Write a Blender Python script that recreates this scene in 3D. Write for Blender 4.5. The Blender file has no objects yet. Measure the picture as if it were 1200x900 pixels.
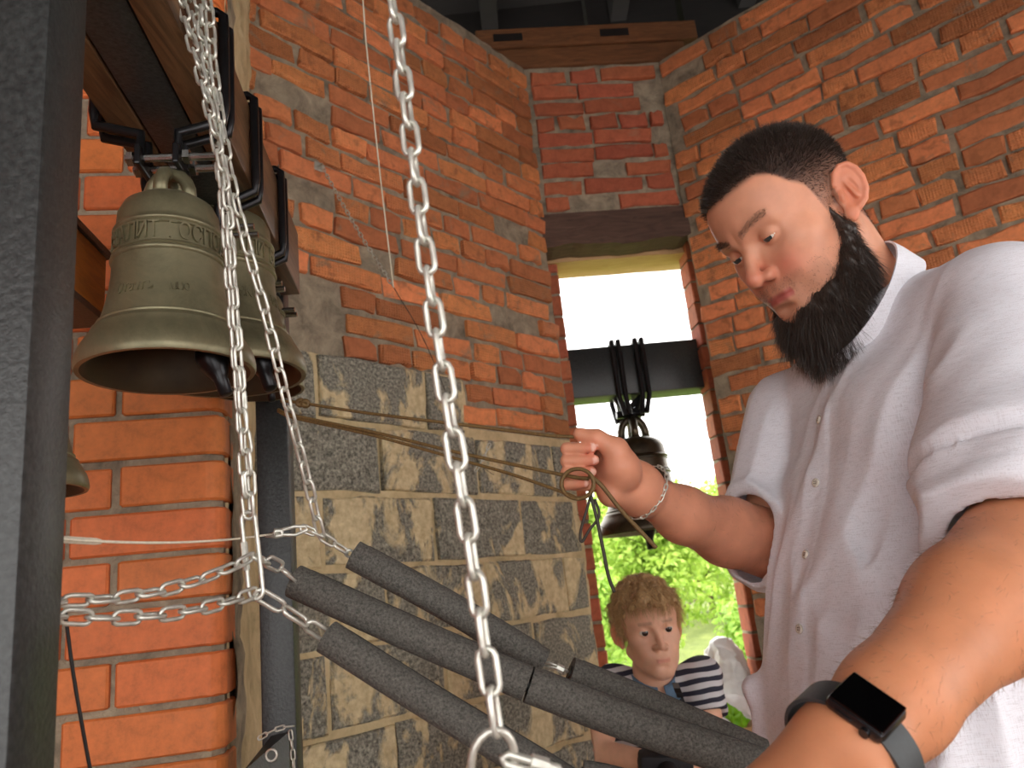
import bpy, bmesh, math, random
import numpy as np
from mathutils import Vector, Matrix

SC = bpy.context.scene
COL = SC.collection
rng = np.random.default_rng(7)
random.seed(7)

# ---------------------------------------------------------------- camera
FPX = 906.0                                   # focal length in pixels of the 1200 px wide frame
CZ = 1.42                                     # eye height above the belfry floor
PITCH = math.radians(14.634)
ROLL = math.radians(-6.121)
c_f = np.array([0, math.cos(PITCH), math.sin(PITCH)])
_u0 = np.array([0, -math.sin(PITCH), math.cos(PITCH)])
c_r = math.cos(ROLL) * np.array([1., 0, 0]) + math.sin(ROLL) * _u0
c_u = -math.sin(ROLL) * np.array([1., 0, 0]) + math.cos(ROLL) * _u0
CPOS = np.array([0, 0, CZ])
cam_d = bpy.data.cameras.new('camera')
cam = bpy.data.objects.new('camera', cam_d)
COL.objects.link(cam)
M = Matrix(((c_r[0], c_u[0], -c_f[0], 0), (c_r[1], c_u[1], -c_f[1], 0), (c_r[2], c_u[2], -c_f[2], CZ), (0, 0, 0, 1)))
cam.matrix_world = M
cam_d.sensor_width = 36
cam_d.lens = FPX / 1200 * 36
cam_d.clip_start = 0.02
cam_d.dof.use_dof = True
cam_d.dof.focus_distance = 0.92
cam_d.dof.aperture_fstop = 10.0
SC.camera = cam

# ---------------------------------------------------------------- sky, sun, exposure
SC.view_settings.view_transform = 'Standard'
SC.view_settings.look = 'None'
SC.view_settings.gamma = 1.0
SC.view_settings.use_curve_mapping = False
SC.view_settings.exposure = 1.12
world = bpy.data.worlds.new('overcast_sky')
SC.world = world
world.use_nodes = True
wn = world.node_tree
bg = wn.nodes['Background']
bg.inputs[0].default_value = (1.0, 0.99, 0.965, 1)
bg.inputs[1].default_value = 1.9
sun_d = bpy.data.lights.new('sun', 'SUN')
sun = bpy.data.objects.new('sun', sun_d)
COL.objects.link(sun)
sun_d.energy = 2.9
sun_d.angle = math.radians(12)
sun_d.color = (1.0, 0.95, 0.85)
sun.rotation_euler = Vector((-0.75, -0.15, -0.95)).to_track_quat('-Z', 'Y').to_euler()


def at(px, py, Y):
    """point of the place seen at a photograph pixel, at the distance Y in front of the camera"""
    d = c_f + c_r * (px - 600) / FPX + c_u * (450 - py) / FPX
    return CPOS + d * (Y / d[1])


def ray_plane(px, py, P, n):
    d = c_f + c_r * (px - 600) / FPX + c_u * (450 - py) / FPX
    return CPOS + d * (((P - CPOS) @ n) / (d @ n))


# ---------------------------------------------------------------- object helpers
def tag(o, label=None, cat=None, group=None, kind=None):
    if label: o['label'] = label
    if cat: o['category'] = cat
    if group: o['group'] = group
    if kind: o['kind'] = kind
    return o


def empty(name, loc=(0, 0, 0)):
    o = bpy.data.objects.new(name, None)
    o.empty_display_size = 0.05
    COL.objects.link(o)
    o.location = [float(v) for v in loc]
    return o


def link(name, me, mat=None, parent=None, loc=None):
    o = bpy.data.objects.new(name, me)
    COL.objects.link(o)
    if mat is not None and len(me.materials) == 0:
        me.materials.append(mat)
    if loc is not None:
        o.location = [float(v) for v in loc]
    if parent is not None:
        o.parent = parent
        # geometry is given in world space: cancel the parent's offset (parents are never rotated)
        pl = Vector((0, 0, 0))
        q = parent
        while q is not None:
            pl += q.location
            q = q.parent
        o.location = Vector(o.location) - pl
    return o


def mesh_from(verts, faces, name='m', smooth=False):
    me = bpy.data.meshes.new(name)
    me.from_pydata([tuple(map(float, v)) for v in verts], [], faces)
    me.update()
    if smooth:
        me.polygons.foreach_set('use_smooth', np.ones(len(me.polygons), bool))
    return me


def fast_mesh(V, Q, name='m', smooth=True):
    """numpy arrays to mesh; Q is (n,4) or (n,3)"""
    me = bpy.data.meshes.new(name)
    V = np.ascontiguousarray(V, np.float32); Q = np.ascontiguousarray(Q, np.int32)
    k = Q.shape[1]
    me.vertices.add(len(V)); me.vertices.foreach_set('co', V.ravel())
    me.loops.add(Q.size); me.loops.foreach_set('vertex_index', Q.ravel())
    me.polygons.add(len(Q))
    me.polygons.foreach_set('loop_start', np.arange(0, Q.size, k, dtype=np.int32))
    if smooth:
        me.polygons.foreach_set('use_smooth', np.ones(len(Q), bool))
    me.update(calc_edges=True)
    me.validate()
    return me


def vcol(me, rgb, name='Col'):
    a = me.color_attributes.new(name, 'FLOAT_COLOR', 'POINT')
    c = np.ones((len(me.vertices), 4), np.float32)
    c[:, :3] = rgb
    a.data.foreach_set('color', c.ravel())


class MB:
    """collects simple shapes into one mesh"""
    def __init__(s):
        s.v = []; s.f = []

    def add(s, verts, faces):
        b = len(s.v)
        s.v += [tuple(map(float, p)) for p in verts]
        s.f += [tuple(b + i for i in f) for f in faces]
        return s

    def box(s, c, ax, ay, az, bev=0.0):
        """box with half-axis vectors; bevelled (chamfered) edges when bev > 0"""
        c, ax, ay, az = (np.asarray(q, float) for q in (c, ax, ay, az))
        if bev <= 0:
            vs = [c + i * ax + j * ay + k * az for k in (-1, 1) for j in (-1, 1) for i in (-1, 1)]
            return s.add(vs, [(0, 2, 3, 1), (4, 5, 7, 6), (0, 1, 5, 4), (2, 6, 7, 3), (0, 4, 6, 2), (1, 3, 7, 5)])
        L = [np.linalg.norm(q) for q in (ax, ay, az)]
        bm = bmesh.new()
        bmesh.ops.create_cube(bm, size=2)
        mt = Matrix(((ax[0], ay[0], az[0], c[0]), (ax[1], ay[1], az[1], c[1]), (ax[2], ay[2], az[2], c[2]), (0, 0, 0, 1)))
        bmesh.ops.transform(bm, matrix=mt, verts=bm.verts)
        bmesh.ops.bevel(bm, geom=bm.edges[:], offset=bev, segments=2, affect='EDGES', profile=0.5)
        bm.verts.index_update()
        s.add([v.co for v in bm.verts], [[v.index for v in f.verts] for f in bm.faces])
        bm.free()
        return s

    def tube(s, pts, rad, n=8, cap=True, closed=False, flat=None):
        """round bar along a polyline; flat=(rx, ry) gives an oval section"""
        pts = np.asarray(pts, float); m = len(pts)
        rad = np.broadcast_to(np.asarray(rad, float), (m,))
        T = np.zeros_like(pts)
        if closed:
            T = np.roll(pts, -1, 0) - np.roll(pts, 1, 0)
        else:
            T[1:-1] = pts[2:] - pts[:-2]; T[0] = pts[1] - pts[0]; T[-1] = pts[-1] - pts[-2]
        T /= np.linalg.norm(T, axis=1)[:, None] + 1e-12
        up = np.array([0, 0, 1.]) if abs(T[0][2]) < .9 else np.array([1., 0, 0])
        N = np.cross(T[0], up); N /= np.linalg.norm(N)
        b = len(s.v)
        for i in range(m):
            N = N - T[i] * (N @ T[i]); N /= np.linalg.norm(N) + 1e-12
            B = np.cross(T[i], N)
            for k in range(n):
                a = 2 * math.pi * (k + .5) / n
                s.v.append(tuple(pts[i] + rad[i] * (math.cos(a) * N + math.sin(a) * B)))
        for i in range(m if closed else m - 1):
            for k in range(n):
                a0 = b + i * n + k; a1 = b + i * n + (k + 1) % n
                j = (i + 1) % m
                s.f.append((a0, a1, b + j * n + (k + 1) % n, b + j * n + k))
        if cap and not closed:
            s.f.append(tuple(b + k for k in range(n))[::-1])
            s.f.append(tuple(b + (m - 1) * n + k for k in range(n)))
        return s

    def lathe(s, c, prof, n=32):
        """profile of (radius, height) turned about the vertical through c"""
        b = len(s.v); c = np.asarray(c, float)
        for (r, z) in prof:
            for k in range(n):
                a = 2 * math.pi * k / n
                s.v.append((c[0] + r * math.cos(a), c[1] + r * math.sin(a), c[2] + z))
        for i in range(len(prof) - 1):
            for k in range(n):
                k2 = (k + 1) % n
                s.f.append((b + i * n + k, b + i * n + k2, b + (i + 1) * n + k2, b + (i + 1) * n + k))
        return s

    def mesh(s, name='m', smooth=False, angle=None):
        me = mesh_from(s.v, s.f, name, smooth or angle is not None)
        bm = bmesh.new(); bm.from_mesh(me)
        bmesh.ops.recalc_face_normals(bm, faces=bm.faces)
        if angle is not None:
            for e in bm.edges:
                if len(e.link_faces) == 2 and e.calc_face_angle(0) > angle:
                    e.smooth = False
        bm.to_mesh(me); bm.free()
        return me

    def build(s, name, mat, parent=None, smooth=False, angle=None):
        return link(name, s.mesh(name, smooth, angle), mat, parent)


def spline(pts, n=40):
    """Catmull-Rom through the points"""
    P = np.asarray(pts, float)
    P = np.vstack([2 * P[0] - P[1], P, 2 * P[-1] - P[-2]])
    out = []
    segs = len(P) - 3
    for i in range(segs):
        k = max(2, int(round(n / segs)))
        for t in np.linspace(0, 1, k, endpoint=False):
            a, b_, c, d = P[i:i + 4]
            out.append(.5 * (2 * b_ + (c - a) * t + (2 * a - 5 * b_ + 4 * c - d) * t * t + (3 * b_ - a - 3 * c + d) * t ** 3))
    out.append(P[-2])
    return np.array(out)


def sag(a, b, drop, n=24):
    t = np.linspace(0, 1, n)[:, None]
    p = np.asarray(a) * (1 - t) + np.asarray(b) * t
    p[:, 2] -= (4 * drop * t * (1 - t))[:, 0]
    return p


def unit(v):
    v = np.asarray(v, float)
    return v / np.linalg.norm(v)


# ---------------------------------------------------------------- materials
def lin(r, g, b):
    return tuple((c / 255 / 12.92) if c / 255 <= .04045 else ((c / 255 + .055) / 1.055) ** 2.4 for c in (r, g, b)) + (1,)


class NT:
    def __init__(s, name):
        s.m = bpy.data.materials.new(name); s.m.use_nodes = True
        s.t = s.m.node_tree; s.b = s.t.nodes['Principled BSDF']

    def n(s, typ, **kw):
        nd = s.t.nodes.new(typ)
        for k, v in kw.items():
            if k.startswith('i_'):
                key = k[2:]
                nd.inputs[int(key) if key.isdigit() else key].default_value = v
            else:
                setattr(nd, k, v)
        return nd

    def l(s, a, b):
        s.t.links.new(a, b); return s

    def coord(s, kind='Object', scale=None):
        tc = s.n('ShaderNodeTexCoord')
        out = tc.outputs[kind]
        if scale is not None:
            mp = s.n('ShaderNodeMapping'); mp.inputs['Scale'].default_value = scale
            s.l(out, mp.inputs[0]); out = mp.outputs[0]
        return out

    def noise(s, co, scale, detail=6, rough=.6, dist=0.):
        nd = s.n('ShaderNodeTexNoise'); s.l(co, nd.inputs['Vector'])
        nd.inputs['Scale'].default_value = scale; nd.inputs['Detail'].default_value = detail
        nd.inputs['Roughness'].default_value = rough; nd.inputs['Distortion'].default_value = dist
        return nd.outputs['Fac']

    def ramp(s, fac, stops):
        nd = s.n('ShaderNodeValToRGB'); s.l(fac, nd.inputs[0])
        el = nd.color_ramp.elements
        while len(el) < len(stops): el.new(.5)
        for e, (p, c) in zip(el, stops):
            e.position = p; e.color = c if len(c) == 4 else tuple(c) + (1,)
        return nd.outputs[0]

    def mix(s, fac, a, b, mode='MIX'):
        nd = s.n('ShaderNodeMix', data_type='RGBA', blend_type=mode)
        for i, v in ((0, fac), (6, a), (7, b)):
            if hasattr(v, 'links') or hasattr(v, 'is_linked'): s.l(v, nd.inputs[i])
            else: nd.inputs[i].default_value = v
        return nd.outputs[2]

    def math(s, op, a, b=0.5):
        nd = s.n('ShaderNodeMath', operation=op)
        for i, v in ((0, a), (1, b)):
            if hasattr(v, 'is_linked'): s.l(v, nd.inputs[i])
            else: nd.inputs[i].default_value = v
        return nd.outputs[0]

    def bump(s, h, strength=.5, dist=.002, prev=None):
        nd = s.n('ShaderNodeBump'); nd.inputs['Strength'].default_value = strength
        nd.inputs['Distance'].default_value = dist
        s.l(h, nd.inputs['Height'])
        if prev is not None: s.l(prev, nd.inputs['Normal'])
        return nd.outputs[0]

    def set(s, color=None, rough=.6, metal=0., normal=None, **kw):
        if color is not None:
            if hasattr(color, 'is_linked'): s.l(color, s.b.inputs['Base Color'])
            else: s.b.inputs['Base Color'].default_value = color
        if hasattr(rough, 'is_linked'): s.l(rough, s.b.inputs['Roughness'])
        else: s.b.inputs['Roughness'].default_value = rough
        s.b.inputs['Metallic'].default_value = metal
        if normal is not None: s.l(normal, s.b.inputs['Normal'])
        for k, v in kw.items():
            s.b.inputs[k.replace('_', ' ')].default_value = v
        return s.m


def mat_simple(name, rgb, rough=.5, metal=0., nscale=40., namt=.25, bumpd=0.0, **kw):
    t = NT(name); co = t.coord()
    f = t.noise(co, nscale)
    c = lin(*rgb)
    dk = tuple(v * (1 - namt) for v in c[:3]) + (1,)
    lt = tuple(min(1, v * (1 + namt)) for v in c[:3]) + (1,)
    col = t.ramp(f, [(.3, dk), (.7, lt)])
    nm = t.bump(f, .5, bumpd) if bumpd > 0 else None
    return t.set(col, rough, metal, nm, **kw)


def mat_brick(name, base, var=.35, groove=True, rough=.85, dirt=.35):
    t = NT(name); co = t.coord('Object')
    oi = t.n('ShaderNodeObjectInfo')
    f = t.noise(co, 30, 8, .7)
    b = lin(*base)
    a1 = tuple(v * .62 for v in b[:3]) + (1,)
    a2 = tuple(min(1, v * 1.25) for v in b[:3]) + (1,)
    col = t.ramp(f, [(.25, a1), (.5, b), (.8, a2)])
    hv = t.n('ShaderNodeHueSaturation')
    t.l(col, hv.inputs['Color'])
    t.l(t.math('MULTIPLY_ADD', oi.outputs['Random'], var * 1.0), hv.inputs['Value'])
    hv.inputs['Value'].links[0].from_node.inputs[2].default_value = 1 - var / 2
    r2 = t.n('ShaderNodeTexWhiteNoise', noise_dimensions='1D'); t.l(oi.outputs['Random'], r2.inputs['W'])
    m = t.math('MULTIPLY_ADD', r2.outputs['Value'], .012); m.node.inputs[2].default_value = .496
    t.l(m, hv.inputs['Hue'])
    col = hv.outputs[0]
    # cement smeared over the face, and darker burnt spots
    off = t.n('ShaderNodeVectorMath', operation='ADD'); t.l(co, off.inputs[0])
    sc = t.n('ShaderNodeVectorMath', operation='SCALE'); t.l(r2.outputs['Color'], sc.inputs[0]); sc.inputs['Scale'].default_value = 9
    t.l(sc.outputs[0], off.inputs[1])
    f2 = t.noise(off.outputs[0], 9, 5, .65, .6)
    msk = t.ramp(f2, [(.60, (0, 0, 0)), (.72, (dirt * 1.6, dirt * 1.6, dirt * 1.6))])
    col = t.mix(msk, col, lin(150, 128, 104))
    f3 = t.noise(off.outputs[0], 22, 3, .5, .2)
    msk2 = t.ramp(f3, [(.30, (dirt, dirt, dirt)), (.42, (0, 0, 0))])
    col = t.mix(msk2, col, tuple(v * .45 for v in b[:3]) + (1,))
    nm = t.bump(f, .35, .002)
    if groove:
        w1 = t.n('ShaderNodeTexWave', wave_type='BANDS', bands_direction='X'); t.l(co, w1.inputs[0])
        w1.inputs['Scale'].default_value = 32; w1.inputs['Distortion'].default_value = .4
        w2 = t.n('ShaderNodeTexWave', wave_type='BANDS', bands_direction='Z'); t.l(co, w2.inputs[0])
        w2.inputs['Scale'].default_value = 34; w2.inputs['Distortion'].default_value = .3
        g = t.math('MINIMUM', w1.outputs['Fac'], w2.outputs['Fac'])
        gm = t.ramp(r2.outputs['Value'], [(.42, (0, 0, 0)), (.46, (1, 1, 1))])
        g2 = t.math('MULTIPLY', g, gm)
        nm = t.bump(g2, .9, .0035, nm)
    return t.set(col, rough, 0, nm)


def mat_mortar(name, c1, c2, c3, scale=14):
    t = NT(name); co = t.coord()
    f = t.noise(co, scale, 8, .7, .4)
    f2 = t.noise(co, scale * 9, 4, .6)
    col = t.ramp(f, [(.3, lin(*c1)), (.5, lin(*c2)), (.72, lin(*c3))])
    nm = t.bump(f2, .8, .003, t.bump(f, .8, .008))
    return t.set(col, .95, 0, nm)


def mat_block(name):
    t = NT(name); co = t.coord('Object')
    oi = t.n('ShaderNodeObjectInfo')
    off = t.n('ShaderNodeVectorMath', operation='ADD'); t.l(co, off.inputs[0])
    sc = t.n('ShaderNodeVectorMath', operation='SCALE'); t.l(oi.outputs['Location'], sc.inputs[0]); sc.inputs['Scale'].default_value = 1.0
    t.l(sc.outputs[0], off.inputs[1])
    wco = off.outputs[0]
    v = t.n('ShaderNodeTexVoronoi', feature='F1'); t.l(wco, v.inputs['Vector']); v.inputs['Scale'].default_value = 160
    f1 = t.noise(wco, 120, 4, .7)
    grey = t.ramp(f1, [(.32, lin(70, 69, 62)), (.5, lin(136, 134, 122)), (.7, lin(190, 186, 168))])
    mp = t.n('ShaderNodeMapping'); mp.inputs['Scale'].default_value = (1.0, 1.0, .55); t.l(wco, mp.inputs[0])
    f2 = t.noise(mp.outputs[0], 6.5, 6, .62, .7)
    msk = t.ramp(f2, [(.495, (0, 0, 0)), (.55, (1, 1, 1))])
    f3 = t.noise(wco, 45, 6, .6)
    tan = t.ramp(f3, [(.3, lin(194, 174, 130)), (.7, lin(236, 220, 180))])
    col = t.mix(msk, grey, tan)
    h = t.math('MULTIPLY_ADD', msk, 1.4); t.l(f1, h.node.inputs[2])
    nm = t.bump(h, .9, .004)
    return t.set(col, .95, 0, nm)


def mat_wood(name, c1, c2, rough=.7, axis=(6, 60, 60), kind='Object', bumpd=.001, **kw):
    t = NT(name); co = t.coord(kind, axis)
    f = t.noise(co, 1.0, 6, .65, 1.2)
    f2 = t.noise(t.coord(kind), 3.0, 4, .6)
    col = t.ramp(f, [(.3, lin(*c1)), (.7, lin(*c2))])
    col = t.mix(t.ramp(f2, [(.35, (.0, .0, .0)), (.7, (.55, .55, .55))]), col, lin(*c1))
    return t.set(col, rough, 0, t.bump(f, .5, bumpd), **kw)


def mat_attr(name, rough=.5, sss=0., nscale=300., bumpd=.0006, **kw):
    t = NT(name)
    a = t.n('ShaderNodeAttribute', attribute_name='Col')
    co = t.coord()
    f = t.noise(co, nscale, 4, .6)
    f2 = t.noise(co, 35, 5, .6)
    col = t.mix(t.ramp(f2, [(.35, (.9, .9, .9)), (.65, (1, 1, 1))]), (0, 0, 0, 1), a.outputs['Color'])
    if sss > 0:
        t.b.inputs['Subsurface Weight'].default_value = sss
        t.b.inputs['Subsurface Radius'].default_value = (.012, .004, .002)
        t.b.inputs['Subsurface Scale'].default_value = 1.0
    return t.set(col, rough, 0, t.bump(f, .3, bumpd), **kw)


MT = {}
MT['brick'] = mat_brick('rough_brick', (210, 130, 84), .66, dirt=.55)
MT['brick_red'] = mat_brick('red_brick', (176, 96, 68), .35, groove=False, dirt=.25)
MT['brick_smooth'] = mat_brick('smooth_brick', (216, 118, 62), .14, groove=False, rough=.6, dirt=.05)
MT['mortar'] = mat_mortar('grey_mortar', (104, 96, 82), (150, 138, 118), (186, 172, 146))
MT['mortar_tan'] = mat_mortar('tan_mortar', (168, 150, 114), (206, 186, 144), (228, 210, 170), 9)
MT['block'] = mat_block('clinker_block')
MT['floor'] = mat_wood('floor_boards', (96, 74, 52), (140, 112, 82), .8)
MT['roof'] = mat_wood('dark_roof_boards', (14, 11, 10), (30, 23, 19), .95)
MT['beam_old'] = mat_wood('old_timber', (92, 58, 34), (142, 94, 56), .85, bumpd=.003)
MT['lintel_dark'] = mat_wood('dark_old_plank', (70, 52, 44), (112, 86, 72), .85, bumpd=.003)
MT['lintel_light'] = mat_wood('raw_pine_board', (186, 146, 100), (214, 178, 134), .8, bumpd=.002)
MT['wood_dark'] = mat_wood('stained_beam_wood', (58, 40, 26), (136, 102, 70), .4, axis=(60, 6, 60))
MT['wood_orange'] = mat_wood('oiled_beam_wood', (140, 80, 24), (206, 132, 52), .4, axis=(60, 6, 60))
_t = NT('black_painted_steel'); _co = _t.coord(); _f = _t.noise(_co, 220, 3, .6)
MT['steel_black'] = _t.set(_t.ramp(_f, [(.3, (.016, .017, .017)), (.7, (.042, .045, .044))]), .36, 0, _t.bump(_f, .5, .0012), Specular_IOR_Level=.42)
MT['steel_dark'] = mat_simple('oiled_dark_steel', (38, 38, 40), .3, .6, 60, .2)
MT['zinc'] = mat_simple('galvanised_steel', (206, 206, 196), .36, .6, 90, .22, .0004)
MT['chrome'] = mat_simple('bright_bolt_steel', (190, 188, 184), .25, 1.0, 80, .1)
_t = NT('patinated_bronze'); _co = _t.coord(); _f = _t.noise(_co, 12, 7, .7, .5); _g = _t.noise(_co, 160, 4, .6)
MT['bronze'] = _t.set(_t.ramp(_f, [(.28, lin(96, 92, 70)), (.5, lin(128, 123, 96)), (.75, lin(152, 146, 116))]),
                      _t.ramp(_f, [(.3, (.5,) * 3), (.7, (.36,) * 3)]), .55, _t.bump(_g, .3, .0006))
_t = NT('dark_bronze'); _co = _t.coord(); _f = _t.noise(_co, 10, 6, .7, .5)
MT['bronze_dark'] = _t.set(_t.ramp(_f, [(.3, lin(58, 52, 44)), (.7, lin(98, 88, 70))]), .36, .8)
MT['bronze_in'] = mat_simple('unpolished_shaded_bell_inside', (70, 58, 40), .6, .3, 20, .3)  # unpolished tone made darker to carry the shade inside the bell
_t = NT('grey_foam'); _co = _t.coord(); _f = _t.noise(_co, 420, 3, .7); _g = _t.noise(_co, 60, 4, .6)
MT['foam'] = _t.set(_t.ramp(_f, [(.3, lin(52, 51, 48)), (.7, lin(108, 105, 98))]), .9, 0, _t.bump(_f, .9, .0015, _t.bump(_g, .5, .002)))
MT['rope'] = mat_simple('waxed_cord', (104, 80, 42), .6, 0, 400, .35, .0008)
MT['rope_dark'] = mat_simple('dark_cord', (52, 46, 36), .6, 0, 400, .3, .0008)
MT['cord_black'] = mat_simple('black_cable', (18, 18, 18), .5, 0, 100, .1)
MT['cord_white'] = mat_simple('white_cord', (226, 218, 196), .7, 0, 300, .1)
# ================================================================ the belfry shell
Lc = at(638, 250, 2.95); Rc = at(800, 250, 3.0)
D_L = np.array([.643, .766, 0]); N_L = np.array([.766, -.643, 0])
D_B = unit([Rc[0] - Lc[0], Rc[1] - Lc[1], 0]); N_B = np.array([D_B[1], -D_B[0], 0])
D_R = np.array([.766, -.643, 0]); N_R = np.array([-.643, -.766, 0])
D_P = np.array([.985, .174, 0]); N_P = np.array([.174, -.985, 0])
ZTOP = 3.62


def vnoise(x, z, seed=0, cell=.05):
    """smooth value noise on numpy arrays"""
    r = np.random.default_rng(seed); T = r.random((64, 64))
    u = x / cell; w = z / cell
    i = np.floor(u).astype(int); j = np.floor(w).astype(int)
    fu = u - i; fw = w - j; fu = fu * fu * (3 - 2 * fu); fw = fw * fw * (3 - 2 * fw)
    g = lambda a, b: T[a % 64, b % 64]
    return (g(i, j) * (1 - fu) + g(i + 1, j) * fu) * (1 - fw) + (g(i, j + 1) * (1 - fu) + g(i + 1, j + 1) * fu) * fw


def wall_slab(name, O, d, n, s0, s1, z0, z1, thick, mats, off=.014, res=.024, amp=.011, split=None, seed=0, parent=None):
    """mortar bed of a wall: rough front grid set back by off behind the brick faces, flat back"""
    ns = max(2, int((s1 - s0) / res)); nz = max(2, int((z1 - z0) / res))
    S, Z = np.meshgrid(np.linspace(s0, s1, ns), np.linspace(z0, z1, nz), indexing='ij')
    h = (vnoise(S + 5, Z, seed, .045) - .5) * amp + (vnoise(S + 9, Z, seed + 1, .13) - .5) * amp
    P = O[None, None] * np.array([1, 1, 0]) + S[..., None] * d + (h - off)[..., None] * n + Z[..., None] * np.array([0, 0, 1.])
    V = P.reshape(-1, 3)
    I = np.arange(ns * nz).reshape(ns, nz)
    Q = np.stack([I[:-1, :-1], I[1:, :-1], I[1:, 1:], I[:-1, 1:]], -1).reshape(-1, 4)
    zc = V[Q][:, :, 2].mean(1); sc = ((V[Q].mean(1) - O) @ d)
    b = len(V)
    back = [O * np.array([1, 1, 0]) + s * d - thick * n + np.array([0, 0, z]) for s, z in ((s0, z0), (s1, z0), (s1, z1), (s0, z1))]
    front_c = [I[0, 0], I[-1, 0], I[-1, -1], I[0, -1]]
    V = np.vstack([V, back])
    ex = np.array([[b, b + 3, b + 2, b + 1], [front_c[0], b, b + 1, front_c[1]], [front_c[1], b + 1, b + 2, front_c[2]],
                   [front_c[2], b + 2, b + 3, front_c[3]], [front_c[3], b + 3, b, front_c[0]]])
    me = fast_mesh(V, np.vstack([Q, ex]), name, False)
    for m in mats: me.materials.append(m)
    if split is not None:
        mi = np.zeros(len(me.polygons), np.int32)
        mi[:len(Q)] = split(sc, zc).astype(np.int32)
        me.polygons.foreach_set('material_index', mi)
    o = link(name, me, None, parent)
    return tag(o, kind='structure') if parent is None else o


def brick_mesh(l, h, dep, seed, chip=.004, bev=.004):
    """irregular brick: centred in x and z, face at y=0, body behind it"""
    r = np.random.default_rng(seed)
    xs = np.array([-.5, -.17, .17, .5]) * l
    ring = [(x, -h / 2) for x in xs] + [(x, h / 2) for x in xs[::-1]]
    ring = np.array(ring)
    jit = r.normal(0, chip * .45, ring.shape)
    outer = ring + jit
    shrink = np.sign(ring) * bev * r.uniform(.5, 1.6, ring.shape)
    shrink[:, 0] *= (np.abs(ring[:, 0]) > .4 * l)
    inner = outer - shrink
    V = [(p[0], dep, p[1]) for p in ring] + [(p[0], bev * r.uniform(.6, 1.6), p[1]) for p in outer] + [(p[0], r.normal(0, .0008), p[1]) for p in inner]
    F = []
    for k in range(8):
        k2 = (k + 1) % 8
        F.append((k, k2, 8 + k2, 8 + k)); F.append((8 + k, 8 + k2, 16 + k2, 16 + k))
    F += [(16, 17, 22, 23), (17, 18, 21, 22), (18, 19, 20, 21)]
    me = mesh_from(V, F, 'brick')
    return me


BM = {}
def brick_pool(key, l, h, mat, n=5, dep=.06, chip=.004, bev=.004):
    if key not in BM:
        BM[key] = []
        for i in range(n):
            me = brick_mesh(l, h, dep, hash(key) % 1000 * 7 + i if False else sum(map(ord, key)) * 13 + i, chip, bev)
            me.materials.append(mat)
            BM[key].append(me)
    return BM[key][random.randrange(len(BM[key]))]


def place_brick(me, O, d, n, s, z, proud, parent, tilt=.006, name='brick'):
    o = bpy.data.objects.new(name, me)
    COL.objects.link(o)
    p = O * np.array([1, 1, 0]) + d * s + n * proud
    o.location = (p[0], p[1], z)
    o.rotation_euler = (random.gauss(0, tilt * .6), random.gauss(0, tilt * .5), math.atan2(d[1], d[0]) + random.gauss(0, tilt))
    o.parent = parent
    return o


def rough_courses(parent, O, d, n, s0, s1, z0, z1, pitch=.077, seed=0, skip=None, mat='brick'):
    """courses of rough-faced bricks, stretchers mixed with headers, joints uneven"""
    rows = int((z1 - z0) / pitch)
    random.seed(seed)
    for r in range(rows):
        z = z0 + (r + .5) * pitch
        s = s0 - random.uniform(0, .24)
        header_row = (r % 3 == 2)
        while s < s1 - .03:
            u = random.random()
            kind = 'h' if (u < .72 if header_row else u < .22) else ('t' if u > .93 else 's')
            l = {'h': .118, 't': .180, 's': .246}[kind]
            a, b = s, s + l
            s = b + random.uniform(.009, .024)
            if a < s0:
                if b - s0 < .05: continue
                l = b - s0; a = s0; kind = 'h' if l < .15 else ('t' if l < .215 else 's')
            if b > s1:
                if s1 - a < .05: continue
                l = s1 - a; b = s1; kind = 'h' if l < .15 else ('t' if l < .215 else 's')
            if skip is not None and skip((a + b) / 2, z): continue
            base = {'h': .118, 't': .180, 's': .246}[kind]
            me = brick_pool('rough_' + mat + kind, base, .0610, MT[mat], 9, .06, .0085, .006)
            o = place_brick(me, O, d, n, (a + b) / 2, z + random.gauss(0, .0016), random.gauss(.002, .0035), parent)
            o.scale = (l / base, 1, random.uniform(.95, 1.03))


# floor and roof ---------------------------------------------------------
fl = MB().box((.0, .9, -.06), (2.4, 0, 0), (0, 2.6, 0), (0, 0, .055))
floor = tag(fl.build('floor', MT['floor']), kind='structure')
pm = MB().box((0, 0, 0), (.068, 0, 0), (0, 2.59, 0), (0, 0, .012)).mesh('plank'); pm.materials.append(MT['floor'])
for i in range(33):
    o = link('plank', pm, None, floor, (-2.33 + i * .1455, .9, .0 - .012))
cl = MB()
cl.box((.3, .9, 4.62), (2.6, 0, 0), (0, 2.9, 0), (0, 0, .03))
cl.box((.3, 3.75, 4.1), (2.6, 0, 0), (0, .03, 0), (0, 0, .52))
cl.box((-1.75, 1.0, 4.1), (.03, 0, 0), (0, 2.8, 0), (0, 0, .52))
cl.box((2.75, 1.0, 4.1), (.03, 0, 0), (0, 2.8, 0), (0, 0, .52))
cl.box((.3, -1.95, 4.1), (2.6, 0, 0), (0, .03, 0), (0, 0, .52))  # unseen front skirt and soffit, added to keep daylight off the upper walls
cl.box((.3, -1.7, 3.63), (2.6, 0, 0), (0, .3, 0), (0, 0, .02))
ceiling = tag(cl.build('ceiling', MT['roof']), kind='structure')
for i in range(6):
    x = -1.35 + i * .72
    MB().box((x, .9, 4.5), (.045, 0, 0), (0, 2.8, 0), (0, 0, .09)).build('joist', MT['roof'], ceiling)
for x in (.62, 1.1):
    MB().box((x, 3.35, 4.02), (.05, 0, 0), (0, .05, 0), (0, 0, .39)).build('roof_post', MT['roof'], ceiling)

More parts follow.
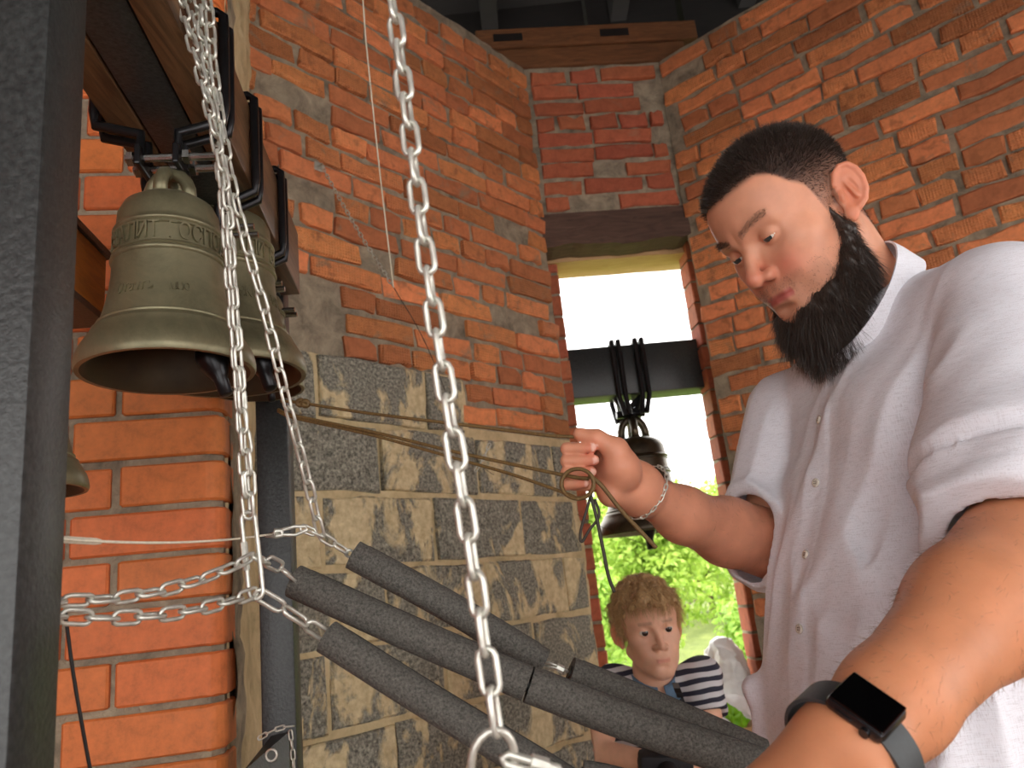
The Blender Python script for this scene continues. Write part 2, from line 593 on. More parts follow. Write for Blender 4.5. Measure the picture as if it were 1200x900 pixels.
# left wall: clinker blocks below, rough brick above ----------------------
Z_BLK = 2.125; Z_BLK2 = 1.945; T_STEP = .57           # brick runs lower beside the window
def left_split(s, z):                                  # s runs from the window corner (0) towards the left (negative)
    return np.where(s < -T_STEP, z < Z_BLK, z < Z_BLK2)
wall_left = wall_slab('wall_left', Lc, D_L, N_L, -2.3, 0, 0, ZTOP, .34, [MT['mortar'], MT['mortar_tan']], split=left_split, seed=3)
def left_skip(s, z):
    if s < -T_STEP and z < Z_BLK + .02: return True
    if z < Z_BLK2 + .02: return True
    if s < -1.12 and z < 2.34: return True              # patch of bare mortar beside the steel post
    if -.30 < s < -.22 and 2.35 < z < 2.7 and random.random() < .7: return True
    return random.random() < .025
rough_courses(wall_left, Lc, D_L, N_L, -1.62, -.01, 1.955, ZTOP, .0772, 11, left_skip)
bid = 0
random.seed(5)
for r in range(11):
    z1 = Z_BLK - .012 - r * .2025
    if z1 < .1: break
    s = -1.56 - (.2 if r % 2 else 0)
    while s < -.02:
        l = .392
        a, b = s, min(s + l, -.012)
        s = s + l + .016
        if b - a < .06: continue
        top = z1
        if r == 0 and a > -T_STEP - .1: continue
        if r == 0: b = min(b, -T_STEP - .01)
        if b - a < .05: continue
        key = 'blk%d' % (round((b - a) / .02))
        me = brick_pool(key, b - a, .186, MT['block'], 2, .07, .007, .006)
        place_brick(me, Lc, D_L, N_L, (a + b) / 2, z1 - .095, random.gauss(-.001, .003), wall_left, .004, 'block')

# back wall with the window opening ---------------------------------------
WBK = float(np.linalg.norm((Rc - Lc)[:2]))
Z_LIN = 2.745
wall_back = wall_slab('wall_back', Lc, D_B, N_B, -.02, WBK + .06, Z_LIN + .155, ZTOP, .34, [MT['mortar']], seed=21)
random.seed(2)
def back_skip(s, z): return random.random() < .07
rough_courses(wall_back, Lc, D_B, N_B, .015, WBK - .015, Z_LIN + .165, ZTOP - .02, .0765, 23, back_skip, 'brick_red')
lower = wall_slab('parapet', Lc, D_B, N_B, 0, WBK, 0, .80, .34, [MT['mortar']], seed=25, parent=wall_back)
rough_courses(wall_back, Lc, D_B, N_B, .015, WBK - .015, .02, .80, .0772, 29, None, 'brick_red')
c = Lc * [1, 1, 0] + D_B * WBK / 2 - N_B * .19
MB().box((c[0], c[1], .83), D_B * (WBK / 2 + .05), N_B * .2, (0, 0, .025), .004).build('sill', MT['lintel_light'], wall_back)
# weathered inner lintel plank with a ragged lower edge, raw board behind it
def ragged_plank(name, s0, s1, y0, y1, zb, zt, amp, mat, seed, slope=0):
    m = MB(); k = 16
    r = np.random.default_rng(seed)
    e = np.cumsum(r.normal(0, amp, k)); e -= np.linspace(e[0], e[-1], k)
    vs = []
    for i in range(k):
        s = s0 + (s1 - s0) * i / (k - 1); q = Lc * [1, 1, 0] + D_B * s
        for (off, z) in ((y0, zb + e[i] + slope * i / k), (y0, zt), (y1, zt), (y1, zb + e[i] * .6 + slope * i / k)):
            p = q - N_B * off; vs.append((p[0], p[1], z))
    F = [(0, 1, 2, 3), tuple(4 * (k - 1) + j for j in (3, 2, 1, 0))]
    for i in range(k - 1):
        for j in range(4):
            F.append((4 * i + j, 4 * i + 4 + j, 4 * i + 4 + (j + 1) % 4, 4 * i + (j + 1) % 4))
    return m.add(vs, F).build(name, mat, wall_back)
ragged_plank('lintel', -.02, WBK + .02, -.006, .13, Z_LIN + .005, Z_LIN + .155, .006, MT['lintel_dark'], 4, .02)
ragged_plank('lintel_board', -.05, WBK + .12, .14, .33, Z_LIN + .0, Z_LIN + .17, .001, MT['lintel_light'], 5)
# smooth facing bricks forming the outer window jambs
random.seed(31)
def jamb(name, s0, s1, depth0, wl, thick, label_mat):
    root = None
    O = Lc - N_B * depth0
    o = wall_slab(name, O, D_B, N_B, s0 + .006, s1 - .006, 0, Z_LIN + .17, thick, [MT['mortar']], off=.012, seed=41, parent=wall_back)
    z = .0
    while z < Z_LIN + .1:
        me = brick_pool('jamb%.2f' % wl, wl, .084, MT['brick_red'], 5, thick - .01, .003, .005)
        place_brick(me, O, D_B, N_B, (s0 + s1) / 2, z + .047, random.gauss(.001, .004), o, .012)
        z += .0965
jamb('jamb', -.14, .055, .16, .19, .12, 'brick_red')
jamb('jamb', WBK - .015 + .04, WBK + .15 + .04, .12, .165, .12, 'brick_red')

# right wall ----------------------------------------------------------------
wall_right = wall_slab('wall_right', Rc, D_R, N_R, 0, 2.0, 0, ZTOP, .34, [MT['mortar']], seed=51)
def right_skip(s, z): return random.random() < .02
rough_courses(wall_right, Rc, D_R, N_R, .008, 1.62, .517, ZTOP, .0772, 53, right_skip)

# pier of smooth facing brick at the left ------------------------------------
PP = at(262, 600, 1.35)
sb = np.array([-.672, 1.93, 0])
pv = [PP * [1, 1, 0] - D_P * 1.3 - N_P * .010, PP * [1, 1, 0] - D_P * .024 - N_P * .010, PP * [1, 1, 0] - D_P * .007 - N_P * .030, sb, np.array([-1.75, 2.0, 0])]
pm = MB()
pm.add([(*p[:2], 0) for p in pv] + [(*p[:2], ZTOP) for p in pv], [(0, 4, 3, 2, 1), (5, 6, 7, 8, 9)] + [(i_, (i_ + 1) % 5, 5 + (i_ + 1) % 5, 5 + i_) for i_ in range(5)])
wall_pier = tag(pm.build('wall_pier', MT['mortar']), kind='structure')
# rough cement flank of the pier (the wall's cut edge)
fd = unit(sb - pv[2]); fn = np.array([fd[1], -fd[0], 0])
fl_len = float(np.linalg.norm(sb - pv[2]))
flank = wall_slab('cement_flank', pv[2] + fd * .0, fd, fn, .03, fl_len + .05, 0, ZTOP, .02, [MT['mortar_tan'], MT['mortar']], off=-.008, amp=.016, res=.02,
                  split=lambda s, z: s < .22, seed=61, parent=wall_pier)


def pier_brick(l, h, seed, nose):
    """smooth facing brick; nose = rounded right edge"""
    dep = .09; R = .03
    pts = [(-l / 2, dep)]
    pts += [(-l / 2, .004), (-l / 2 + .004, 0)]
    if nose:
        for k in range(7):
            a = math.pi / 2 * k / 6
            pts.append((l / 2 - R + R * math.sin(a), R - R * math.cos(a)))
    else:
        pts += [(l / 2 - .004, 0), (l / 2, .004)]
    pts.append((l / 2, dep))
    k = len(pts); r = np.random.default_rng(seed); b = .0035
    V = []
    cx = 0
    for (z, inset) in ((-h / 2, b), (-h / 2 + b, 0), (h / 2 - b, 0), (h / 2, b)):
        for (x, y) in pts:
            V.append((x * (1 - inset * 2 / l), y + (inset if y < dep else 0) + r.normal(0, .0004), z + r.normal(0, .0006)))
    F = []
    for i in range(3):
        for j in range(k):
            F.append((i * k + j, i * k + (j + 1) % k, (i + 1) * k + (j + 1) % k, (i + 1) * k + j))
    F += [tuple(range(k))[::-1], tuple(range(3 * k, 4 * k))]
    me = mesh_from(V, F, 'brick')
    me.materials.append(MT['brick_smooth'])
    return me
PB = {}
random.seed(9)
PITCH_P = .0812; ZREF = 1.779                      # one bed joint is at this height on the pier's right edge
nrow0 = int(ZREF / PITCH_P)
z = ZREF - nrow0 * PITCH_P; r = nrow0 + 1
while z < ZTOP - .03:
    s = 0.0; first = True
    lens = [.25, .25, .25, .25, .25] if r % 2 == 0 else [.172, .25, .25, .25, .25]
    for l in lens:
        key = (round(l, 3), first, random.randrange(3))
        if key not in PB: PB[key] = pier_brick(l, .0705, len(PB), first)
        place_brick(PB[key], PP, D_P, N_P, s - l / 2, z + PITCH_P / 2 + random.gauss(0, .0007), random.gauss(.0, .0012), wall_pier, .003)
        s -= l + (.010 if not first else random.uniform(.008, .018)); first = False
    z += PITCH_P; r += 1

# timber plate across the corner, over the window ------------------------------
tb = empty('timber_beam', (.5, 3.0, ZTOP))
tag(tb, 'rough-sawn timber beam lying across the brick walls under the roof', 'beam')
bc0 = Lc * [1, 1, 0] + D_B * (WBK / 2 + .0) - N_B * .07
dd = D_B; nn = N_B
MB().box(bc0 + [0, 0, 3.765], dd * .50, nn * .085, (0, 0, .048), .006).build('upper_timber', MT['beam_old'], tb)
MB().box(bc0 + [0, 0, 3.667], dd * .44, nn * .075, (0, 0, .049), .010).build('lower_timber', MT['beam_old'], tb)
for s in (-.36, .12):
    MB().box(bc0 + dd * s + nn * .086 + np.array([0, 0, 3.765]), dd * .065, nn * .003, (0, 0, .018)).build('mortise', MT['roof'], tb)

# unseen sides of the belfry behind the viewer, added and shaped to steer the daylight: parapets, corner piers and the wall over the openings
bw = [('unseen_wall_front', np.array([-1.75, -1.3, 0]), np.array([2.6, -1.3, 0])), ('unseen_wall_west', np.array([-1.75, 1.9, 0]), np.array([-1.75, -1.3, 0])), ('unseen_wall_east', np.array([2.6, -1.3, 0]), np.array([2.55, 1.6, 0]))]
for nm, a, b in bw:
    L_ = np.linalg.norm(b - a); d_ = unit(b - a); n_ = np.array([d_[1], -d_[0], 0])
    w_ = MB()
    w_.box((a + b) / 2 + [0, 0, .45], d_ * L_ / 2, n_ * .15, (0, 0, .45))
    w_.box((a + b) / 2 + [0, 0, (2.38 + ZTOP) / 2], d_ * L_ / 2, n_ * .15, (0, 0, (ZTOP - 2.38) / 2))
    if nm == 'unseen_wall_west':
        w_.box((a + b) / 2 + [0, 0, 1.82], d_ * L_ / 2, n_ * .15, (0, 0, .94))  # west opening filled in so the daylight comes from the right
    for q_ in (a + d_ * .22, b - d_ * .22):
        w_.box(q_ + [0, 0, 1.82], d_ * .22, n_ * .15, (0, 0, .94))
    tag(w_.build(nm, MT['brick_red']), kind='structure')
# ================================================================ steel frame, beam, bells
BD = unit([-.1225, .9925, 0])                     # the bell beam runs away from the camera
BX = np.array([BD[1], -BD[0], 0])                 # across the beam, to the right
def beam_pt(Y, x=0., z=0.):
    return np.array([-.448 + (1.36 - Y) * .1234, Y, 1.997]) + BX * x + np.array([0, 0, z])
ZB = 1.997; BH = .128
fr = empty('steel_stand', beam_pt(.47) * [1, 1, 0])
tag(fr, 'black painted steel frame of square posts carrying the bell beam', 'frame')
def post(Y, h, w, x=0., dp=None):
    c = beam_pt(Y, x); c[2] = h / 2
    return MB().box(c, BX * w, BD * (dp or w), (0, 0, h / 2), .004).build('post', MT['steel_black'], fr, angle=.5)
post(.484, 2.34, .030, .0065, .030)
MB().tube([beam_pt(.484, .0065, .31), beam_pt(.58, .045, .31), beam_pt(.64, .05, .31), beam_pt(.76, .05, .31)], .011, 10).build('chain_arm', MT['steel_black'], fr, smooth=True)
post(1.405, 2.11, .0285, .004)
c = (beam_pt(.40) + beam_pt(1.43)) / 2
MB().box(c + [0, 0, .064], BX * .0275, BD * .510, (0, 0, .062), .003).build('cross_beam', MT['steel_black'], fr, angle=.5)
# gusset and eye plate low on the far post
g = at(318, 880, 1.36)
gm = MB()
p0 = at(338, 858, 1.37); p1 = at(284, 905, 1.18); p2 = at(340, 912, 1.30); p3 = at(318, 862, 1.36)
for q in (0,):
    th = np.array([.004, .012, -.03])
    gm.add([p0, p3, p1, p2, p0 + th, p3 + th, p1 + th, p2 + th], [(0, 1, 2, 3), (7, 6, 5, 4), (0, 4, 5, 1), (1, 5, 6, 2), (2, 6, 7, 3), (3, 7, 4, 0)])
gm.build('gusset', MT['steel_black'], fr)
ey = at(318, 885, 1.21)
MB().tube([ey + np.array([math.cos(a) * .008, 0, math.sin(a) * .008]) for a in np.linspace(0, 2 * math.pi, 12, endpoint=False)], .0018, 6, closed=True).build('eye_ring', MT['zinc'], fr, smooth=True)
for s, Y0 in ((-1, .41), (1, .41)):
    pass
br = empty('bell_beam', beam_pt(.9))
tag(br, 'dark stained wooden cheeks bolted along the black steel bell beam', 'beam')
for s in (-1, 1):
    c = (beam_pt(.40, s * .0475) + beam_pt(1.36, s * .0475)) / 2
    MB().box(c + [0, 0, BH / 2], BX * .0185, BD * .487, (0, 0, BH / 2), .003).build('side_plank', MT['wood_dark'], br, angle=.5)

BELL = [(.0, 2.14), (.22, 2.14), (.40, 2.10), (.53, 2.01), (.588, 1.89), (.598, 1.74), (.604, 1.69), (.632, 1.672), (.640, 1.655), (.632, 1.638), (.612, 1.625),
        (.630, 1.61), (.630, 1.592), (.608, 1.58), (.614, 1.46), (.618, 1.375), (.642, 1.362), (.646, 1.345), (.628, 1.332), (.650, 1.315), (.660, 1.292), (.650, 1.27), (.632, 1.258),
        (.640, 1.10), (.660, .93), (.692, .76), (.730, .62), (.760, .535), (.782, .528), (.790, .512), (.782, .495), (.812, .452), (.834, .446), (.842, .43), (.846, .41),
        (.885, .345), (.930, .275), (.962, .22), (.985, .155), (1.0, .08), (1.0, .03), (.985, .0), (.93, .0), (.875, .035), (.80, .20), (.72, .40), (.63, .70), (.56, 1.05), (.54, 1.5), (.50, 1.78), (.35, 1.96), (0, 2.0)]
BELL = [(r_, z_ * 1.06) for r_, z_ in BELL]
NIN = 42                                            # profile rings from here on are the unpolished inside, darkened to stand for its shade
TEXTS = {}
def wrapped_text(txt, c, R0, slope, zc, size, mat, parent, ang0, depth=.003, xs=.66):
    """raised letters following the bell wall, each a part of its own"""
    x0 = 0.
    for ch in txt:
        if ch == ' ':
            x0 += size * .4; continue
        key = ch
        if key not in TEXTS:
            cu = bpy.data.curves.new('letter', 'FONT'); cu.body = ch; cu.size = 1; cu.extrude = .01
            ob = bpy.data.objects.new('letter', cu); COL.objects.link(ob)
            bpy.context.view_layer.update()
            me = bpy.data.meshes.new_from_object(ob.evaluated_get(bpy.context.evaluated_depsgraph_get()))
            bpy.data.objects.remove(ob)
            co = np.empty(len(me.vertices) * 3, np.float32); me.vertices.foreach_get('co', co)
            TEXTS[key] = (me, co.reshape(-1, 3))
        me0, co = TEXTS[key]
        me = me0.copy()
        w = co[:, 0].max() - co[:, 0].min()
        x = x0 + (co[:, 0] - co[:, 0].min()) * size * xs; yy = co[:, 1] * size
        a = ang0 + x / R0; R = R0 + np.sign(co[:, 2]) * depth + slope * yy
        P = np.stack([c[0] + R * np.cos(a), c[1] + R * np.sin(a), c[2] + zc + yy], 1)
        me.vertices.foreach_set('co', P.astype(np.float32).ravel()); me.update()
        me.materials.clear()
        link('letter', me, mat, parent)
        x0 += (w + .10) * size * xs


def make_bell(name, c, R, mat, label, group=None, crown_h=.5, texts=(), clap=(0, 0), n=48, zs=1.):
    """c = centre of the mouth"""
    t = empty(name, c); tag(t, label, 'bell', group)
    b = MB().lathe(c, [(r * R, z * R * zs) for r, z in BELL[:NIN + 1]], n).build('bell_body', mat, t, angle=.9)
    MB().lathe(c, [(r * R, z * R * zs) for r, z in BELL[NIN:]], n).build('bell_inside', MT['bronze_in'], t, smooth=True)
    # crown: two crossed loops standing on the head
    for k, (dx, dy) in enumerate(((1, 0), (0, 1))):
        pts = []
        for a in np.linspace(0, math.pi, 11):
            pts.append(c + np.array([dx * math.cos(a) * .26 * R, dy * math.cos(a) * .26 * R, 2.22 * R * zs + math.sin(a) ** .7 * crown_h * R]))
        MB().tube(pts, .085 * R, 8).build('crown_loop', mat, t, smooth=True)
    e = c + np.array([clap[0], clap[1], -.22 * R])
    top = c + np.array([0, 0, 1.7 * R])
    cl = MB().tube([top, top * .5 + e * .5, e + (top - e) * .28, e + (top - e) * .22], [.05 * R, .06 * R, .09 * R, .15 * R], 10)
    cl.tube([e + (top - e) * .30, e + (top - e) * .25, e + (top - e) * .2, e + (top - e) * .14, e + (top - e) * .08, e + (top - e) * .04, e - (top - e) * .06, e - (top - e) * .065],
            np.array([.10, .17, .20, .18, .12, .085, .08, .05]) * R, 14)
    cl.build('clapper', MT['steel_dark'], t, smooth=True)
    for (txt, R0, slope, zc, size, ang) in texts:
        wrapped_text(txt, c, R0 * R, slope, zc * R, size * R, mat, t, ang)
    return t


def hanger(Ys, hw, drop, neck, owner_label, zt=.013):
    """pair of bent steel bars round the beam, closed by a bolt through the bell's crown"""
    t = empty('beam_hanger', beam_pt(sum(Ys) / len(Ys), 0, -drop)); tag(t, owner_label, 'hanger')
    for Y in Ys:
        prof = [(-neck, -drop), (-neck, -drop + .036), (-hw * .98, -.012), (-hw, .006), (-hw, BH + zt - .006), (-hw + .008, BH + zt),
                (hw - .008, BH + zt), (hw, BH + zt - .006), (hw, .006), (hw * .98, -.012), (neck, -drop + .036), (neck, -drop)]
        m = MB(); m.tube([beam_pt(Y, x, z) for x, z in prof], .0062, 8)
        m.build('bent_bar', MT['steel_dark'], t, angle=.9)
    Ym = sum(Ys) / len(Ys)
    bolt = MB()
    for Y in Ys:
        a = beam_pt(Y, -neck - .016, -drop + .004); b = beam_pt(Y, neck + .048, -drop + .004)
        bolt.tube([a, b], .0048, 10)
        for x in (-neck - .010, neck + .010):
            bolt.tube([beam_pt(Y, x - .0035, -drop + .004), beam_pt(Y, x + .0035, -drop + .004)], .0092, 6)
    bolt.build('bolt', MT['chrome'], t, angle=.6)
    for s in (-1, 1):
        MB().box(beam_pt(Ym, s * neck, -drop + .004), BX * .0035, BD * (abs(Ys[-1] - Ys[0]) / 2 + .013), (0, 0, .013), .002).build('shackle_plate', MT['steel_dark'], t)
    return t


hanger((.788, .813), .0735, .062, .021, 'pair of bent black steel bars holding the nearest bronze bell')
hanger((.952, .977), .0735, .070, .022, 'second pair of bent black steel bars along the wooden bell beam')
hanger((1.150, 1.175), .0735, .070, .022, 'third pair of bent black steel bars, farthest on the wooden beam')
R1 = .0915
b1 = at(190, 438, .80); b1[:2] = beam_pt(.80)[:2] + BX[:2] * .008
ang = -1.95
bell1 = make_bell('bell', b1, R1, MT['bronze'], 'nearest bronze bell with raised lettering, hanging behind the zinc chains', 'bells on the wooden beam',
                  .42, [('ХВАЛИТ', .612, -.02, 1.475, .30, -2.62), ('ГОСПОДА', .612, -.02, 1.475, .30, -1.14), ('Отантъ  мно', .676, -.22, .80, .19, -2.02)], (.060, .0), 64)
b2 = beam_pt(1.07); b2[2] = at(262, 443, 1.07)[2]
make_bell('bell', b2, .115, MT['bronze'], 'larger bronze bell half hidden right behind the nearest lettered bell', 'bells on the wooden beam', .4,
          [('СВЯТЫЙ БОЖЕ', .612, -.02, 1.49, .30, -1.6), ('ЯКО БЛАГЪ', .668, -.22, .86, .2, -.95)], (.078, -.05), 56)
b3 = beam_pt(1.285); b3[2] = at(300, 458, 1.285)[2]
make_bell('bell', b3, .079, MT['bronze'], 'farthest bell on the wooden beam, only its rim showing', 'bells on the wooden beam', .4, (), (.03, -.02), 48)
hanger((1.28, 1.304), .0295, .066, .02, 'last pair of bent bars at the far end of the bell beam')

# second beam with a small bell, further left -----------------------------
B2O = at(123, 375, 1.13)
sb_ = empty('side_beam', B2O); tag(sb_, 'orange oiled wooden beam with black steel edge behind the near post', 'beam')
q = lambda u, x, z: B2O - BD * u + BX * x + np.array([0, 0, z])
MB().box(q(.42, -.02, .055), BX * .02, BD * .42, (0, 0, .05), .003).build('side_plank', MT['wood_orange'], sb_, angle=.5)
MB().box(q(.42, -.065, .058), BX * .024, BD * .44, (0, 0, .062), .003).build('steel_core', MT['steel_black'], sb_, angle=.5)
MB().box(q(.42, -.03, .112), BX * .034, BD * .43, (0, 0, .006), .001).build('steel_cap', MT['steel_black'], sb_, angle=.5)
MB().box(q(.42, -.03, -.002), BX * .034, BD * .43, (0, 0, .006), .001).build('steel_strip', MT['steel_black'], sb_, angle=.5)
b4 = q(.19, -.022, 0); b4[2] = at(100, 572, b4[1])[2] + .004
make_bell('bell', b4, .080, MT['bronze'], 'small bronze bell peeking out from behind the near black post', None, .4, (), (.01, .02), 48)
hz = b4[2] + .080 * 2.5
MB().tube([q(.19, -.022, 0.0), np.array([b4[0], b4[1], hz])], .004, 8).build('hanger_rod', MT['steel_dark'], sb_)

# ================================================================ bell in the window
wb = empty('window_beam', at(750, 435, 3.2)); tag(wb, 'black steel box beam spanning the window opening', 'beam')
wa = at(640, 442, 3.2); wc = at(860, 425, 3.26)
wz = at(750, 436, 3.23)[2]; wa[2] = wz; wc[2] = wz
wd = unit(wc - wa); wn_ = np.array([wd[1], -wd[0], 0])
MB().box((wa + wc) / 2, wd * .46, wn_ * .07, (0, 0, .108), .006).build('box_beam', MT['steel_black'], wb, angle=.5)
wbc = at(759, 624, 3.2)
th = empty('window_hanger', wbc + [0, 0, .6]); tag(th, 'black steel bars holding the large bell in the window', 'hanger')
tx = (wbc - wa) @ wd
for s in (-.05, -.022, .05, .078):
    o_ = wa + wd * (tx + s)
    pr_ = [(-.09, -.2, -.3 * s), (-.085, -.12, 0), (-.085, .122, 0), (.085, .122, 0), (.085, -.12, 0), (.09, -.2, -.3 * s)]
    MB().tube([o_ - wn_ * a + wd * e + np.array([0, 0, z]) for a, z, e in pr_], .011, 8).build('bent_bar', MT['steel_dark'], th, angle=.9)
pz = wbc[2] + .200 * 2.35 * .86
for s in (-1, 1):
    MB().tube([wbc * [1, 1, 0] + wd * s * .055 + np.array([0, 0, wz - .11]), wbc * [1, 1, 0] + wd * s * .025 + np.array([0, 0, pz + .10])], .013, 8).build('strap', MT['steel_dark'], th)
    MB().tube([wbc * [1, 1, 0] + wd * s * .055 + np.array([0, 0, wz - .11]), wbc * [1, 1, 0] - wd * s * .02 + np.array([0, 0, pz + .10])], .010, 8).build('strap', MT['steel_dark'], th)
MB().tube([wbc * [1, 1, 0] - wd * .06 + np.array([0, 0, pz + .09]), wbc * [1, 1, 0] + wd * .06 + np.array([0, 0, pz + .09])], .016, 8).build('bolt', MT['steel_dark'], th)
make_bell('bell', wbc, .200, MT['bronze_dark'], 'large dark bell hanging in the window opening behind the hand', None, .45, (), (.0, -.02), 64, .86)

# ================================================================ chains
LINKS = {}
def link_mesh(pitch, wire, width):
    key = (pitch, wire, width)
    if key in LINKS: return LINKS[key]
    h = pitch / 2 + wire / 2; r = width / 2 - wire / 2
    pts = []
    for a in np.linspace(0, math.pi, 6): pts.append((r * math.cos(a), 0, h - r + r * math.sin(a)))
    for a in np.linspace(math.pi, 2 * math.pi, 6): pts.append((r * math.cos(a), 0, -(h - r) + r * math.sin(a)))
    me = MB().tube(pts, wire / 2, 8, closed=True).mesh('link', True)
    me.materials.append(MT['zinc'])
    LINKS[key] = me
    return me


def chain(pts, label, pitch=.0195, wire=.0034, width=.0125, group=None, roll=0., name='chain', swing=.12):
    P = np.asarray(pts, float)
    seg = np.linalg.norm(np.diff(P, axis=0), axis=1); cum = np.r_[0, np.cumsum(seg)]
    n = max(2, int(round(cum[-1] / pitch)))
    t = empty(name, P[0]); tag(t, label, 'chain', group)
    me = link_mesh(pitch, wire, width)
    for i in range(n):
        u = (i + .5) / n * cum[-1]
        c = np.array([np.interp(u, cum, P[:, k]) for k in range(3)])
        e = .4 * pitch
        a = np.array([np.interp(min(u + e, cum[-1]), cum, P[:, k]) for k in range(3)]); b = np.array([np.interp(max(u - e, 0), cum, P[:, k]) for k in range(3)])
        z = Vector(unit(a - b))
        ref = Vector((0, 1, 0)) if abs(z.y) < .8 else Vector((0, 0, 1))
        x = ref.cross(z).normalized(); y = z.cross(x)
        ang_ = roll + (math.pi / 2 if i % 2 else 0) + random.gauss(0, swing)
        x2 = x * math.cos(ang_) + y * math.sin(ang_); y2 = z.cross(x2)
        o = bpy.data.objects.new('link', me); COL.objects.link(o)
        mw = Matrix(((x2.x, y2.x, z.x, c[0]), (x2.y, y2.y, z.y, c[1]), (x2.z, y2.z, z.z, c[2]), (0, 0, 0, 1)))
        o.parent = t
        o.matrix_local = Matrix.Translation(-Vector(P[0])) @ mw
    return t


def snap_hook(a, b, w, wire, label, name='snap_hook'):
    """long oval hook with a sleeve on its gate"""
    a = np.asarray(a); b = np.asarray(b); z = unit(b - a); L = np.linalg.norm(b - a)
    x = unit(np.cross(np.array([0, 1., 0]), z)); r = w / 2
    t = empty(name, a); tag(t, label, 'hook')
    pts = [a + z * (r - r * math.sin(q)) + x * r * math.cos(q) for q in np.linspace(0, math.pi, 8)]
    pts += [b - z * (r - r * math.sin(q)) - x * r * math.cos(q) for q in np.linspace(0, math.pi, 8)]
    MB().tube(pts, wire / 2, 8, closed=True).build('hook_body', MT['zinc'], t, smooth=True)
    m = (a + b) / 2 + x * r
    MB().tube([m - z * L * .16, m + z * L * .16], wire * .78, 6).build('gate_sleeve', MT['zinc'], t)
    return t


random.seed(17)
# the bright foreground chain
A0 = at(447, -90, .42)
chain(np.vstack([np.linspace(A0 * [1, 1, 0] + [0, 0, 4.40], A0, 40)[:-1], spline([A0, at(459, 0, .42), at(468, 60, .42), at(503, 330, .421), at(545, 600, .422), at(583, 858, .423)], 60)]),
      'bright zinc chain hanging closest to the camera, across the brick wall', .0196, .0036, .0128, None, .25)
rg = at(578, 893, .424)
rgt = empty('ring', rg); tag(rgt, 'steel ring at the bottom end of the foreground chain', 'ring')
MB().tube([rg + c_r * .010 * math.cos(a) * 1.1 + c_u * .016 * math.sin(a) + c_f * .004 * math.cos(a) for a in np.linspace(0, 2 * math.pi, 20, endpoint=False)], .0021, 8, closed=True).build('ring_body', MT['zinc'], rgt, smooth=True)
hk = empty('quick_link', at(600, 887, .425)); tag(hk, 'steel quick link lying sideways under the foreground chain', 'hook')
MB().tube([at(596, 884, .426), at(655, 901, .43), at(660, 908, .43), at(650, 912, .43), at(592, 896, .426), at(588, 888, .426)], .0021, 8, closed=True).build('link_body', MT['zinc'], hk, smooth=True)
MB().tube([at(622, 891, .427), at(642, 897, .429)], .0034, 6).build('sleeve', MT['zinc'], hk)
# cluster in front of the nearest bell
G = 'chains hanging in front of the nearest bell'
J = at(292, 606, .70)                                   # upper end of the snap hook
chain(spline([beam_pt(.645, .05, .30), at(209, -30, .655), at(216, 15, .655), at(238, 100, .655), at(262, 210, .66), at(272, 330, .672), at(281, 450, .685), at(287, 560, .695), J], 80),
      'left strand of the zinc chains ending at the long snap hook', group=G, roll=.1)
chain(spline([beam_pt(.668, .05, .30), at(229, -30, .665), at(240, 60, .665), at(256, 150, .665), at(264, 250, .668), at(274, 380, .68), at(283, 480, .69), at(291, 540, .694), at(295, 604, .702)], 80),
      'middle strand of the zinc chains in front of the nearest bell', group=G, roll=.8)
JR = at(376, 628, .80)
chain(spline([beam_pt(.692, .05, .30), at(240, -30, .672), at(252, 90, .672), at(269, 200, .675), at(290, 290, .69), at(312, 370, .71), at(336, 470, .74), at(356, 545, .77), JR], 80),
      'right strand of the zinc chains swinging away to the foam tube', group=G, roll=.4)
chain([beam_pt(.656, .05, .30), at(216, -30, .668), at(246, 110, .668), at(258, 190, .67), at(266, 260, .672), at(270, 300, .674)],
      'short doubled zinc chain at the top of the hanging cluster', group=G, roll=1.2)
snap_hook(at(290, 600, .70), at(301, 702, .70), .0125, .0042, 'long zinc snap hook joining the chains left of the foam tubes')
# chains running left to the near post
K1 = at(296, 652, .70); K2 = at(300, 694, .70)
chain(sag(at(40, 703, .517), K1, .012), 'upper zinc chain stretched sideways across the orange pier', group='sideways chains in front of the pier', roll=.5)
chain(sag(at(40, 719, .517), K2, .010), 'lower zinc chain stretched sideways across the orange pier', .0205, .0034, .0128, group='sideways chains in front of the pier', roll=.2)
chain([K1, at(324, 662, .745), at(350, 683, .775)], 'short zinc chain from the snap hook to the middle foam tube', .024, .0038, .0135, group='short chains into the foam tubes', roll=.6)
chain([K2, at(340, 718, .72), at(386, 748, .755)], 'short zinc chain from the snap hook to the lowest foam tube', .026, .004, .0145, group='short chains into the foam tubes', roll=.3)
chain([JR, at(396, 640, .81), at(420, 655, .83)], 'thin chain from the right strand into the uppermost foam tube', .016, .0028, .0105, group='short chains into the foam tubes', roll=.3)
tw = empty('white_cord', at(60, 632, .66)); tag(tw, 'thin white cord stretched from the near post to a turnbuckle', 'cord')
MB().tube(sag(at(40, 629, .517), at(318, 626, .78), .006), .0011, 6).build('cord', MT['cord_white'], tw, smooth=True)
MB().tube([at(46, 631, .525), at(112, 634.5, .57), at(118, 635, .575)], [.0026, .0026, .0018], 8).build('crimp', MT['cord_white'], tw)
tbk = empty('turnbuckle', at(320, 625, .785)); tag(tbk, 'small zinc cable clamp and shackle beside the far black post', 'hook')
MB().tube([at(313, 627, .785), at(322, 626, .785), at(323, 622, .785), at(330, 622, .787), at(331, 627, .787), at(324, 628, .787)], .0028, 8, closed=True).build('clamp', MT['zinc'], tbk, smooth=True)
MB().tube([at(330, 621, .787), at(345, 617, .79), at(358, 617, .793), at(360, 621, .793), at(346, 627, .79), at(331, 627, .787)], .0019, 8, closed=True).build('shackle', MT['zinc'], tbk, smooth=True)
